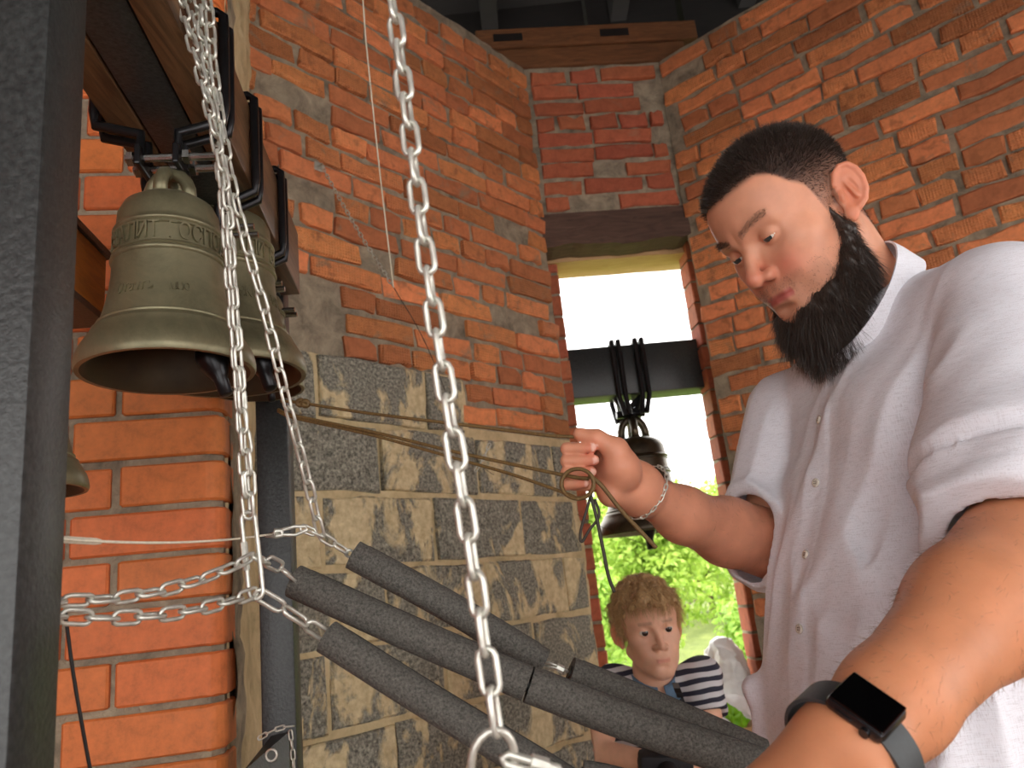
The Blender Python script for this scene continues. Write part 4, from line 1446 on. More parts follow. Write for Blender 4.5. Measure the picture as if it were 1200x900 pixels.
# --- shirt
_t = NT('white_linen'); _co = _t.coord()
_w1 = _t.n('ShaderNodeTexNoise'); _m1 = _t.n('ShaderNodeMapping'); _m1.inputs['Scale'].default_value = (1, 1, .06); _t.l(_co, _m1.inputs[0]); _t.l(_m1.outputs[0], _w1.inputs['Vector']); _w1.inputs['Scale'].default_value = 1400; _w1.inputs['Detail'].default_value = 2
_w2 = _t.n('ShaderNodeTexNoise'); _m2 = _t.n('ShaderNodeMapping'); _m2.inputs['Scale'].default_value = (.06, .06, 1); _t.l(_co, _m2.inputs[0]); _t.l(_m2.outputs[0], _w2.inputs['Vector']); _w2.inputs['Scale'].default_value = 1400; _w2.inputs['Detail'].default_value = 2
_h = _t.math('ADD', _w1.outputs['Fac'], _w2.outputs['Fac'])
_f = _t.noise(_co, 16, 4, .5, .8)
_col = _t.ramp(_h, [(.35, lin(206, 202, 206)), (.65, lin(232, 230, 233))])
_hh = _t.ramp(_h, [(.3, (0, 0, 0)), (.7, (1, 1, 1))])
MT['linen'] = _t.set(_t.mix(_t.ramp(_h, [(.75, (0, 0, 0)), (1.25, (1, 1, 1))]), lin(212, 211, 218), lin(232, 233, 241)), .85, 0, _t.bump(_h, .35, .0006, _t.bump(_f, .35, .006)), Sheen_Weight=.15)

ZS = np.array([.95, 1.10, 1.22, 1.32, 1.42, 1.52, 1.60, 1.66, 1.70, 1.74])
AS = np.array([.190, .188, .176, .172, .180, .188, .186, .165, .12, .06])
BS = np.array([.150, .146, .142, .140, .140, .136, .118, .092, .06, .03])
def tloc(P):
    q = P - np.array([.50, 1.01, 0], np.float32)
    f = q @ FT.astype(np.float32); l = q @ LT.astype(np.float32); zz = P[..., 2]
    off = np.interp(zz, [.95, 1.22, 1.40, 1.55, 1.75], [.112, .090, .050, 0, -.02])
    return f - off, l, zz
FAR = unit(at(800, 603, 1.015) - ELR); CUFF_R_P = at(884, 634, 1.11); CUFF_R_N = unit(FAR * .8 + unit(c_r * -.886 - c_u * .464) * .6)
SLL = unit(ELL_ - SHL); CUFF_L_P = at(1165, 626, .70); CUFF_L_N = unit(SLL * .8 + LW * .55)
def folds(P, dirs, sc, amp):
    """ridged creases stretched along the given axis"""
    a = np.asarray(unit(dirs), np.float32)
    t = P @ a
    q = P - t[..., None] * a * .84
    n = n3(q, sc)
    return (1 - np.abs(2 * n - 1) * 1.0) * amp
def shirt(P):
    f, l, zz = tloc(P)
    a = np.interp(zz, ZS, AS).astype(np.float32); b = np.interp(zz, ZS, BS).astype(np.float32)
    k = (np.abs(l / a) ** 2.4 + np.abs(f / b) ** 2.4) ** (1 / 2.4)
    d = (k - 1) * np.minimum(a, b) * .9
    d = smax(d, zz - 1.72, .03)
    d = smin(d, cone(P, NB - [0, 0, .035], SHL + [0, 0, -.002], .060, .066), .05)
    d = smin(d, cone(P, NB - [0, 0, .045], SHR, .060, .062), .05)
    d = smin(d, ell(P, np.array([.50, 1.01, 1.55]) + FT * .055 + LT * .085, (.08, .09, .085)), .05)
    # shirt tail bellying out over the waistband
    d = smin(d, cone(P, at(935, 812, 1.06), at(884, 806, 1.075), .040, .012), .02)
    d = smin(d, cone(P, at(884, 808, 1.075), at(912, 872, 1.06), .012, .020), .02)
    d = smin(d, cone(P, at(935, 830, 1.06), at(908, 870, 1.06), .045, .022), .02)
    hem = (1.135 + .03 * np.sin(l * 14)) - zz
    d = smax(d, hem, .006)
    # drape folds
    env = sstep(-zz, -1.62, -1.30)
    dr = folds(P, (.10, 0, 1.), 24, 1.) * .013 * env + folds(P, (.45, -.25, .85), 19, 1.) * .012 * sstep(l, -.12, .08)
    d = d + .011 - dr
    # placket: a doubled strip down the front
    pl = sstep(.0185 - np.abs(l - .004), -.0012, .0012) * (f > 0)
    d = d - .0016 * pl
    # sleeves
    sr = smin(cone(P, SHR, ELR + [0, 0, .01], .066, .066), cone(P, ELR + [0, 0, .004], ELR + FAR * .12, .067, .066), .03)
    sr = sr - folds(P, (.3, .1, 1), 30, 1.) * .007 + .003
    cutr = (P - CUFF_R_P) @ CUFF_R_N.astype(np.float32)
    sr = smax(sr, cutr, .004)
    inner = smin(cone(P, SHR, ELR, .056, .057), cone(P, ELR, ELR + FAR * .16, .057, .058), .02)
    sr = smax(sr, -np.maximum(inner, -cutr - .05), .002)
    sl = smin(cone(P, SHL, SHL * .35 + ELL_ * .65, .072, .082), cone(P, SHL * .35 + ELL_ * .65, ELL_ + SLL * .05, .082, .080), .03)
    sl = sl - folds(P, (.9, -.1, .15), 19, 1.) * .016 * sstep(-P[..., 2], -1.70, -1.50) + .005
    cutl = (P - CUFF_L_P) @ CUFF_L_N.astype(np.float32)
    # turned-up cuff: a thicker band at the end
    band = sstep(cutl, -.047, -.043)
    roll = .0055 * band
    crease = .002 * np.exp(-((cutl + .022) / .0015) ** 2)
    sl = smax(sl - roll + crease, cutl, .006)
    il = cone(P, SHL, ELL_ + SLL * .08, .066, .0655)
    sl = smax(sl, -np.maximum(il, -cutl - .05), .002)
    # the seam where the sleeve is set in stays a crease
    d = smin(d, sr, .012); d = smin(d, sl, .014)
    # neck opening
    d = smax(d, -cone(P, NB + [0, 0, -.04], h2w((0, .0, -.10)), .060, .064), .006)
    return d
SV, SQ = sdf_mesh(shirt, (.16, .55, 1.05), (.80, 1.35, 1.86), .0042)
shirt_o = link('shirt', fast_mesh(SV, SQ, 'shirt'), MT['linen'], man)
tag(shirt_o, 'loose white linen shirt with rolled sleeves')
# stand collar
cb = np.array([.530, .990, 1.808]); cf = at(979, 424, .968)
cc = (cb + cf) / 2; cd = unit(cf - cb); ca = np.linalg.norm(cf - cb) / 2
cnrm = unit(np.cross(cd, LT)); cnrm = cnrm if cnrm[2] > 0 else -cnrm
ring = []
for k in range(41):
    a = math.radians(1.5) + (2 * math.pi - math.radians(3)) * k / 40
    ring.append((math.cos(a), math.sin(a)))
vs = []; fs = []
for (cx_, sy_) in ring:
    tp = .35 + .65 * (.5 - .5 * cx_)
    for (rad, hh) in ((1.0, -.016 - .014 * tp * tp), (.985, .004 * tp), (.965, .019 * tp), (.935, .019 * tp), (.955, .004 * tp), (.96, -.016 - .014 * tp * tp)):
        vs.append(cc + cd * ca * cx_ * rad + LT * .0745 * sy_ * rad + cnrm * hh)
for i in range(40):
    for j in range(6):
        fs.append((i * 6 + j, i * 6 + 6 + j, i * 6 + 6 + (j + 1) % 6, i * 6 + (j + 1) % 6))
fs += [tuple(range(6)), tuple(range(40 * 6, 41 * 6))[::-1]]
m = MB(); m.add(vs, fs); m.build('collar', MT['linen'], shirt_o, angle=1.0)
# buttons down the placket
MT['button'] = mat_simple('mother_of_pearl', (214, 206, 192), .25, 0, 200, .15)
for (px, py) in ((972, 423), (961, 492), (957, 566), (945, 650), (938, 737), (946, 828)):
    o_ = CPOS; d_ = c_f + c_r * (px - 600) / FPX + c_u * (450 - py) / FPX
    hit = march(shirt, o_ + unit(d_) * .5, d_)
    nrm = grad(shirt, np.array([hit]), 4e-3)[0]
    t1 = unit(np.cross(nrm, [0, 0, 1.])); t2 = np.cross(nrm, t1)
    b_ = MB()
    prof = [(0, .0022), (.0022, .0022), (.0040, .0030), (.0052, .0024), (.0056, .0012), (.0054, 0)]
    n_ = 16; base = []
    for (r_, hh) in prof:
        base += [hit + nrm * (hh + .0006) + (t1 * math.cos(2 * math.pi * k / n_) + t2 * math.sin(2 * math.pi * k / n_)) * max(r_, .0002) for k in range(n_)]
    b_.add(base, [(j * n_ + k, j * n_ + (k + 1) % n_, (j + 1) * n_ + (k + 1) % n_, (j + 1) * n_ + k) for j in range(len(prof) - 1) for k in range(n_)])
    bo = b_.build('button', MT['button'], shirt_o, smooth=True)
    th_ = MB()
    for (e, g) in ((.0012, .0012), (-.0012, .0012), (.0012, -.0012), (-.0012, -.0012)):
        th_.box(hit + nrm * .0029 + t1 * e + t2 * g, t1 * .0005, t2 * .0005, nrm * .0004)
    th_.build('button_holes', MT['rope_dark'], bo)

# --- trousers and shoes
MT['trousers'] = mat_simple('olive_cotton', (146, 136, 104), .9, 0, 120, .15, .0008)
MT['shoe'] = mat_simple('brown_leather', (70, 48, 34), .5, 0, 60, .2)
HPc = np.array([.40, .985, 0])
def pants(P):
    d = ell(P, HPc + [0, 0, 1.02], (.155, .185, .15))
    for s in (-1, 1):
        hip = HPc + LT * s * .095 + [0, 0, .93]; kn = HPc + LT * s * .11 + FT * .02 + [0, 0, .50]; an = HPc + LT * s * .125 - FT * .02 + [0, 0, .09]
        d = smin(d, smin(cone(P, hip, kn, .098, .070), cone(P, kn, an, .070, .060), .03), .03)
    d = smax(d, P[..., 2] - 1.165, .01); d = smax(d, .045 - P[..., 2], .01)
    return d + (n3(P, (18, 18, 40)) - .5) * .012
V, Q = sdf_mesh(pants, HPc + [-.3, -.35, .0], HPc + [.3, .35, 1.2], .011)
link('trousers', fast_mesh(V, Q, 'trousers'), MT['trousers'], man)
for s in (-1, 1):
    an = HPc + LT * s * .125 - FT * .02
    fn_ = lambda P: smax(smin(cone(P, an + [0, 0, .055], an + FT * .17 + [0, 0, .038], .048, .040), cone(P, an + [0, 0, .06], an - FT * .03 + [0, 0, .05], .046, .040), .02), .001 - P[..., 2], .004)
    V, Q = sdf_mesh(fn_, an + [-.3, -.3, -.02], an + [.3, .3, .15], .008)
    link('shoe', fast_mesh(V, Q, 'shoe'), MT['shoe'], man)

# --- fine hairs on the forearms
MT['arm_hair'] = mat_simple('arm_hair', (120, 88, 62), .5, 0, 300, .2)
ah = []
for Vx, fn_, a_, b_, nn_ in ((parts_v[1], arm_r, ELR, WRR, 900), (parts_v[2], arm_l, ELL_, WRL, 1500)):
    t_ = ((Vx - a_) @ (b_ - a_)) / ((b_ - a_) @ (b_ - a_))
    idx = np.where((t_ > .12) & (t_ < .93))[0]
    P = Vx[rs.choice(idx, nn_)]; N = grad(fn_, P)
    D = N * .35 + unit(b_ - a_)[None] * .8 + rs.normal(0, .25, P.shape); D /= np.linalg.norm(D, axis=1)[:, None]
    ah.append(strands(P, D, np.zeros_like(P), .011 * rs.uniform(.5, 1.2, nn_), .00022, 7, 2))
ahl = link('arm_hair', fast_mesh(np.vstack([a for a, b in ah]), np.vstack([ah[0][1], ah[1][1] + len(ah[0][0])]), 'arm_hair', True), MT['arm_hair'], man)
tag(ahl, kind='stuff')
# ================================================================ watch, bracelet, cords in the hand
MT['watch_case'] = mat_simple('dark_aluminium', (72, 74, 78), .25, .9, 60, .1)
MT['watch_glass'] = mat_simple('black_glass', (4, 4, 5), .04, 0, 20, .05)
MT['watch_band'] = mat_simple('grey_rubber_band', (58, 62, 64), .55, 0, 300, .08)
wt = empty('wrist_watch', WRL); tag(wt, 'square black smartwatch with dark rubber band on the left wrist', 'watch')
wnm = -c_f * .72 + c_u * .50 - c_r * .45; wnm = unit(wnm - LW * (wnm @ LW)); ws = np.cross(wnm, LW); ws = ws if ws @ c_r > 0 else -ws
WC = WRL - LW * .006
prof = []
def oval(a, rx, ry): return ws * math.sin(a) * rx + wnm * math.cos(a) * ry
RX, RY = .0390, .0335
wc_ = WC + wnm * (RY + .0035)
MB().box(wc_, LW * .0168, ws * .0195, wnm * .0050, .0042).build('case', MT['watch_case'], wt, angle=.6)
MB().box(wc_ + wnm * .0052, LW * .0150, ws * .0177, wnm * .0009, .0008).build('screen', MT['watch_glass'], wt)
MB().tube([wc_ + LW * .0160 + ws * .009, wc_ + LW * .0192 + ws * .009], .0032, 14).build('crown', MT['watch_case'], wt, angle=.6)
MB().box(wc_ + LW * .0168 - ws * .006, LW * .0008, ws * .0055, wnm * .0014, .0006).build('side_button', MT['watch_case'], wt)
vs = []; fs = []; ks = np.linspace(math.radians(22), math.radians(338), 46)
for a in ks:
    c = WC + oval(a, RX, RY); o = unit(oval(a, 1 / RX, 1 / RY))
    for (w, h) in ((-1, 0), (-1, 1), (1, 1), (1, 0)):
        vs.append(c + LW * w * .0115 + o * (h * .0026 + .0002))
for i in range(len(ks) - 1):
    for j in range(4): fs.append((4 * i + j, 4 * i + 4 + j, 4 * i + 4 + (j + 1) % 4, 4 * i + (j + 1) % 4))
fs += [(0, 1, 2, 3), tuple(4 * (len(ks) - 1) + j for j in (3, 2, 1, 0))]
MB().add(vs, fs).build('band', MT['watch_band'], wt, angle=.8)

# chain bracelet on the right wrist
bk = at(756, 577, .958); AW = unit(at(700, 548, .93) - at(800, 603, 1.015))
e1 = unit(c_u - AW * (c_u @ AW)); e2 = np.cross(AW, e1)
loop = [bk + e1 * .0365 * math.cos(a) + e2 * .0325 * math.sin(a) + AW * (-.004 * math.cos(a)) for a in np.linspace(0, 2 * math.pi, 41)]
btn = chain(np.array(loop), 'thin silver chain bracelet on the wrist of the raised hand', 0.0078, .0016, .0054, name='bracelet', swing=.2)
btn['category'] = 'bracelet'

# bell cords
def rope(name, pts, r, label, mat='rope', cat='cord', group=None, n=40, knots=()):
    t = empty(name, pts[0]); tag(t, label, cat, group)
    MB().tube(spline(pts, n), r, 8).build('cord', MT[mat], t, smooth=True)
    for k in knots:
        MB().tube([np.asarray(k) + c_r * .004 * math.cos(a) + c_u * .0035 * math.sin(a) for a in np.linspace(0, 2 * math.pi, 10, endpoint=False)], r * 1.5, 7, closed=True).build('knot', MT[mat], t, smooth=True)
    return t
CG = 'cords from the bell clappers to the hand'
E1 = at(329, 470, .99)
rope('rope', [E1, at(352, 472, .985), at(430, 484, .97), at(560, 500, .935), at(640, 510, .905), at(673, 512, .895)], .0021, 'upper brown cord pinched between thumb and forefinger', group=CG, knots=[at(352, 472, .984), at(358, 473, .983)])
rope('rope', [at(326, 480, 1.0), at(345, 487, .99), at(440, 507, .97), at(540, 531, .94), at(662, 557, .89), at(690, 561, .878)], .0023, 'middle brown cord running from the bell clapper to the little finger', group=CG)
rope('rope', [at(326, 482, 1.0), at(346, 490, .992), at(440, 511, .972), at(540, 539, .942), at(600, 556, .91), at(660, 577, .885), at(676, 584, .88)], .0021, 'lower brown cord running from the bell clapper to the little finger', group=CG)
# turns of cord round the little finger, and the loose ends
tr = []
for k in range(34):
    a = -2.4 + 2 * math.pi * 2.15 * k / 33
    tr.append(at(677 + 18.5 * math.cos(a) * (1 + .04 * k / 33), 567 - 17.5 * math.sin(a), .875 - .008 * math.cos(a) - .0001 * k))
rope('cord_turns', tr, .0023, 'brown cord wound twice round the little finger', n=120)
rope('cord_end', [at(690, 557, .872), at(704, 568, .870), at(728, 598, .872), at(752, 624, .876), at(769, 642, .88)], .0026, 'thick loose cord end slanting down right from the fist')
rope('cord_end', [at(692, 580, .872), at(699, 606, .872), at(707, 645, .874), at(713, 675, .876), at(720, 694, .878)], .0021, 'dark loose cord end hanging straight down from the fist', 'rope_dark')
rope('cord_loop', [at(693, 578, .874), at(688, 596, .875), at(681, 620, .876), at(680, 632, .876), at(683, 634, .876), at(690, 622, .875), at(702, 604, .873), at(697, 585, .873)], .0017, 'small loop of dark cord below the fist', 'rope_dark')

# wall chain, lifting cable and the wire to the window bell
hookp = ray_plane(372, 196, Lc, N_L) + N_L * .012
JN = at(461, 336, 1.95)
hw_ = empty('wall_hook', hookp); tag(hw_, 'small steel hook screwed into the left brick wall', 'hook')
MB().tube([hookp - N_L * .03, hookp + N_L * .012, hookp + N_L * .018 + [0, 0, -.012], hookp + N_L * .010 + [0, 0, -.020]], .004, 8).build('hook', MT['zinc'], hw_, smooth=True)
MB().box(hookp - N_L * .008, unit(D_L) * .014, N_L * .003, (0, 0, .014), .002).build('plate', MT['zinc'], hw_)
chain(sag(hookp + N_L * .014 + [0, 0, -.014], JN, .012), 'fine chain from the wall hook to the thin hanging cable', .016, .0034, .0115)
rope('lifting_cable', [at(422, -40, 1.6) + (at(422, -40, 1.6) - at(430, 60, 1.68)) / (at(422, -40, 1.6) - at(430, 60, 1.68))[2] * (4.4 - at(422, -40, 1.6)[2]), at(422, -40, 1.6), at(430, 60, 1.68), at(446, 210, 1.83), JN], .0019, 'thin twisted cable hanging from the roof before the brick wall', 'cord_white', 'cable')
rope('clapper_wire', [JN, at(500, 405, 2.15), at(560, 540, 2.5), at(620, 572, 2.75), at(706, 618, 3.05), wbc + [-.02, -.03, -.05]], .0011, 'thin wire from the hanging cable to the window bell clapper', 'cord_black', 'wire')
chain([at(557, 552, 2.49), at(566, 538, 2.49), at(574, 520, 2.49)], 'short piece of chain on the thin wire before the blocks', .02, .004, .013)

for a_, lb in ((at(893, 884, .87), 'cord from the upper foam tube to the lowered left hand'), (at(905, 903, .785), 'cord from the long foam tube to the lowered left hand')):
    rope('rope', [a_, (a_ + HK) / 2 + [0, 0, -.02], HK + LW * .03 - hu * .03], .002, lb, group='cords held in the lowered left hand')
# ================================================================ the boy by the window
MT['iris_brown'] = mat_simple('brown_iris', (40, 30, 24), .1, 0, 200, .2)
boy = empty('person', (.30, 2.05, 0))
tag(boy, 'boy in a striped polo shirt with a camera strap, standing before the window', 'person')
bF = unit([.10, -.985, -.06]); bX = unit(np.cross(bF, unit([-.05, -.05, 1]))); bZ = np.cross(bX, bF)
BR = np.array([bX, bF, bZ]).T; BT = at(760, 734, 2.07); BSc = .94
def b2w(l): return (np.asarray(l) * BSc) @ BR.T + BT
def w2b(P): return (((P - BT) @ BR) / BSc).astype(np.float32)
bNB = at(766, 797, 2.095)
BSR = at(717, 804, 2.10); BSL = at(822, 793, 2.08)
BER = at(702, 882, 2.02); BWR = at(768, 893, 1.90)
BEL = at(836, 872, 2.02); BWL = at(800, 900, 1.90)
def boy_body(P):
    d = head_sdf(w2b(P), True, .34) * BSc
    d = smin(d, cone(P, b2w((0, -.025, -.06)), bNB, .046, .047), .02)
    d = smin(d, cone(P, bNB, bNB - [0, -.01, .06], .05, .07), .03)
    for e, w in ((BER, BWR), (BEL, BWL)):
        s = BSR if e is BER else BSL
        a = cone(P, s, e, .036, .031)
        a = smin(a, cone(P, e, w, .031, .021), .012)
        d = smin(d, a, .01)
    for w, sx in ((BWR, 1), (BWL, -1)):
        hd = np.array([sx * .035, -.03, -.005])
        d = smin(d, ell(P, w + hd * .6, (.026, .024, .020)), .012)
        for k in range(4):
            a = w + hd + np.array([0, 0, .018 - .012 * k]); b = a + np.array([sx * .022, -.006, 0]); c_ = b + np.array([-sx * .004, -.022, 0])
            d = smin(d, smin(cone(P, a, b, .0075, .007), cone(P, b, c_, .007, .006), .003), .002)
        d = smin(d, smin(cone(P, w + hd * .4 + [0, 0, .012], w + hd + [0, -.018, .026], .009, .008), cone(P, w + hd + [0, -.018, .026], w + hd + [sx * .02, -.03, .028], .008, .006), .003), .004)
    return d
V, Q = sdf_mesh(boy_body, (.10, 1.78, .9), (.62, 2.25, 1.52), .0042)
Lb = w2b(V.astype(np.float32)); x, y, z = Lb.T
col = np.tile(np.array(lin(230, 180, 152)[:3]), (len(V), 1))
inhead = (z > -.14)
lip = np.exp(-((z + .0755) / .0055) ** 4) * (np.abs(x) < .019) * (y > .084) * inhead
col = col * (1 - lip[:, None] * .8) + lip[:, None] * .8 * np.array(lin(204, 130, 112)[:3])
ear = (np.abs(x) > .0785) & (y < .012) & inhead & (z < .04)
col[ear] *= np.array([1.1, .75, .66])
brow = np.exp(-((z - .019) / .0035) ** 2) * (np.abs(x) > .012) * (np.abs(x) < .046) * (y > .05) * .65
col = col * (1 - brow[:, None]) + brow[:, None] * np.array(lin(92, 68, 46)[:3])
me = fast_mesh(V, Q, 'body'); vcol(me, col)
link('body', me, MT['skin'], boy)
for s in (-1, 1):
    c = np.array([s * .0320, .0735, -.002])
    v_, q_ = sdf_mesh(lambda P: sph(P, (0, 0, 0), .0132 * BSc), (-.016,) * 3, (.016,) * 3, .0016)
    o = link('eyeball', fast_mesh(v_ + b2w(c), q_, 'eyeball'), MT['eye'], boy)
    iv = [b2w(c + np.array([0.0086 * math.cos(t) * r_, math.sqrt(.0136 ** 2 - (0.0086 * r_) ** 2), -.001 + 0.0086 * math.sin(t) * r_])) for r_ in (0.01, .5, 1) for t in np.linspace(0, 2 * math.pi, 16, endpoint=False)]
    link('iris', mesh_from(iv, [(j * 16 + k, j * 16 + (k + 1) % 16, (j + 1) * 16 + (k + 1) % 16, (j + 1) * 16 + k) for j in range(2) for k in range(16)], 'iris', True), MT['iris_brown'], o)
# hair: tousled cap with locks
def boy_hair(P):
    L = w2b(P)
    d = smin(ell(L, (0, -.020, .040), (.0900, .108, .094)), ell(L, (0, .040, .062), (.070, .066, .046)), .02)
    y_ = L[..., 1]; x_ = np.abs(L[..., 0])
    zl = np.interp(y_, [-.13, -.06, -.02, .012, .03, .05, .07, .12], [-.085, -.07, -.010, .004, .026, .046, .056, .060]) + .007 * np.sin(L[..., 0] * 130 + 1)
    d = smax(d, zl - L[..., 2], .008)
    d = smax(d, -(head_sdf(L, True, .2) + .004), .004)
    d = d + (n3(L, (75, 60, 45)) - .5) * .026
    return d * BSc
V, Q = sdf_mesh(boy_hair, BT - [.13, .14, .12], BT + [.13, .14, .16], .0042)
hb = link('hair', fast_mesh(V, Q, 'hair'), MT['hair_boy'], boy); tag(hb, 'tousled light brown hair')
n_ = 9000
P = V[rs.integers(0, len(V), n_)] + rs.normal(0, .002, (n_, 3)); N = grad(boy_hair, P, 3e-3)
dn = -bZ * .5 + bF * .55
D = N * .35 + dn[None] + rs.normal(0, .28, P.shape); D /= np.linalg.norm(D, axis=1)[:, None]
sv, sq = strands(P, D, np.tile(-bZ * .4, (n_, 1)), .026 * rs.uniform(.5, 1.3, n_), .0013, 9, 2)
tag(link('hair_strands', fast_mesh(sv, sq, 'hs', True), MT['hair_boy'], hb), kind='stuff')
# polo shirt with woven stripes
_t = NT('striped_jersey'); _co = _t.coord(); _sx = _t.n('ShaderNodeSeparateXYZ'); _t.l(_co, _sx.inputs[0])
_nz = _t.noise(_co, 9, 2, .5)
_zz = _t.math('MULTIPLY_ADD', _nz, .02); _t.l(_sx.outputs['Z'], _zz.node.inputs[2])
_xx = _t.math('MULTIPLY_ADD', _sx.outputs['X'], -.10); _t.l(_zz, _xx.node.inputs[2])
_fr = _t.math('FRACT', _t.math('MULTIPLY', _xx, 1 / .0235))
MT['stripes'] = _t.set(_t.ramp(_fr, [(.0, lin(206, 206, 210)), (.48, lin(206, 206, 210)), (.52, lin(44, 46, 62)), (.97, lin(44, 46, 62)), (1.0, lin(206, 206, 210))]), .85)
MT['denim'] = mat_simple('blue_collar_cotton', (92, 118, 142), .9, 0, 300, .15)
bc_ = bNB * [1, 1, 0] + [0, .015, 0]
def polo(P):
    zz = P[..., 2]; q = P - bc_.astype(np.float32)
    zt = bNB[2]
    a = np.interp(zz, [zt - .45, zt - .3, zt - .15, zt - .06, zt - .02], [.142, .138, .142, .125, .08]); b = np.interp(zz, [zt - .45, zt - .3, zt - .1, zt - .03], [.105, .098, .095, .06])
    d = (np.sqrt((q[..., 0] / a) ** 2 + (q[..., 1] / b) ** 2) - 1) * b
    d = smax(d, zz - zt + .002, .02); d = smax(d, (zt - .43) - zz, .01)
    for s, e in ((BSR, BER), (BSL, BEL)):
        c_ = cone(P, s - [0, 0, .004], s * .42 + e * .58, .050, .052)
        ax_ = unit(e - s); cut = (P - (s * .45 + e * .55)) @ ax_.astype(np.float32)
        d = smin(d, smax(c_, cut, .004), .02)
        d = smin(d, cone(P, bNB - [0, -.005, .020], s - [0, 0, .002], .038, .046), .03)
    d = d + (n3(P, (30, 30, 16)) - .5) * .012
    d = smax(d, -cone(P, bNB + bF * .01, bNB + bF * .03 + [0, 0, .05], .050, .056), .004)
    return d
V, Q = sdf_mesh(polo, (.10, 1.85, .70), (.62, 2.25, 1.28), .0055)
ps = link('polo_shirt', fast_mesh(V, Q, 'polo'), MT['stripes'], boy); tag(ps, 'navy and white striped polo shirt')
# collar wings and placket
for s in (-1, 1):
    pts = []
    for k, a in enumerate(np.linspace(math.radians(8), math.radians(172), 12)):
        rx = .060; c_ = bNB + bX * s * rx * math.sin(a) * 1.0 + bF * (.058 * math.cos(a) + .008) + np.array([0, 0, .012 - .034 * (math.cos(a) > 0) * math.cos(a) ** 1.5])
        outw = unit(bX * s * math.sin(a) + bF * math.cos(a))
        w_ = .034 if a > .5 else .034
        pts.append((c_ + np.array([0, 0, .016]), c_ + outw * .016 - np.array([0, 0, .016 + .012 * max(0, math.cos(a))])))
    vs = []
    for p_, q_ in pts:
        o_ = unit(np.cross(q_ - p_, [0, 0, 1.]) + 1e-6)
        vs += [p_, q_, q_ - unit(q_ - bNB) * .004, p_ - unit(p_ - bNB) * .004]
    fs = []
    for i in range(len(pts) - 1):
        for j in range(4): fs.append((4 * i + j, 4 * i + 4 + j, 4 * i + 4 + (j + 1) % 4, 4 * i + (j + 1) % 4))
    fs += [(0, 1, 2, 3), tuple(4 * (len(pts) - 1) + j for j in (3, 2, 1, 0))]
    MB().add(vs, fs).build('collar_wing', MT['denim'], ps, angle=1.)
def on_polo(px, py, lift=.002):
    d_ = c_f + c_r * (px - 600) / FPX + c_u * (450 - py) / FPX
    return march(polo, CPOS + unit(d_) * 1.5, d_) - unit(d_) * lift
MB().tube([on_polo(771, y_) for y_ in (800, 812, 825, 838, 850)], .0085, 6).build('placket', MT['denim'], ps)
# camera on its strap
MT['strap'] = mat_simple('black_webbing', (24, 24, 28), .7, 0, 200, .2)
MT['leather'] = mat_simple('brown_leather_case', (112, 84, 60), .5, 0, 60, .25)
stp = empty('camera_strap', at(790, 790, 2.0)); tag(stp, 'black camera strap running down over the striped polo shirt', 'strap')
sp = [on_polo(785, 783, .006), on_polo(791, 800, .006), on_polo(797, 817, .006), on_polo(803, 834, .006), on_polo(806, 850, .010)]
vs = []; fs = []
P_ = spline(sp, 16)
for p_ in P_:
    for (w, h) in ((-1, 0), (1, 0), (1, 1), (-1, 1)): vs.append(p_ + c_r * w * .0075 - c_f * h * .003)
for i in range(len(P_) - 1):
    for j in range(4): fs.append((4 * i + j, 4 * i + 4 + j, 4 * i + 4 + (j + 1) % 4, 4 * i + (j + 1) % 4))
MB().add(vs, fs).build('webbing', MT['strap'], stp)
cmr = empty('camera', at(790, 835, 1.93)); tag(cmr, 'brown leather camera case held against the striped polo shirt', 'camera')
cq = at(790, 838, 1.925)
MB().box(cq, c_r * .040 - c_u * .014, c_u * .022 + c_r * .008, c_f * .018, .009).build('case', MT['leather'], cmr, angle=.6)
MB().tube([cq - c_f * .018, cq - c_f * .034], .016, 18).build('lens', MT['strap'], cmr, angle=.6)
MB().box(cq + c_u * .025 + c_r * .008, c_r * .014, c_u * .006, c_f * .010, .003).build('viewfinder', MT['strap'], cmr)
cm2 = empty('camera', at(772, 893, 1.85)); tag(cm2, 'black camera in the hands of the boy at the bottom edge', 'camera')
cq = at(780, 900, 1.845)
MB().box(cq, c_r * .058, c_u * .034, c_f * .022, .008).build('camera_body', MT['strap'], cm2, angle=.6)
MB().tube([cq - c_f * .02, cq - c_f * .06], .026, 20).build('lens', MT['strap'], cm2, angle=.6)
MB().box(cq + c_u * .038, c_r * .018, c_u * .010, c_f * .014, .004).build('prism_hump', MT['strap'], cm2)
wbd = empty('wristband', BWR); tag(wbd, 'black wristband on the forearm of the boy', 'wristband')
ax_ = unit(BWR - BER); r1_ = unit(np.cross(ax_, [0, 0, 1.])); r2_ = np.cross(ax_, r1_); m_ = BWR - ax_ * .022
MB().tube([m_ - ax_ * .010, m_ - ax_ * .008, m_ + ax_ * .008, m_ + ax_ * .010], [.024, .0265, .0258, .023], 20).build('band', MT['strap'], wbd, smooth=True)
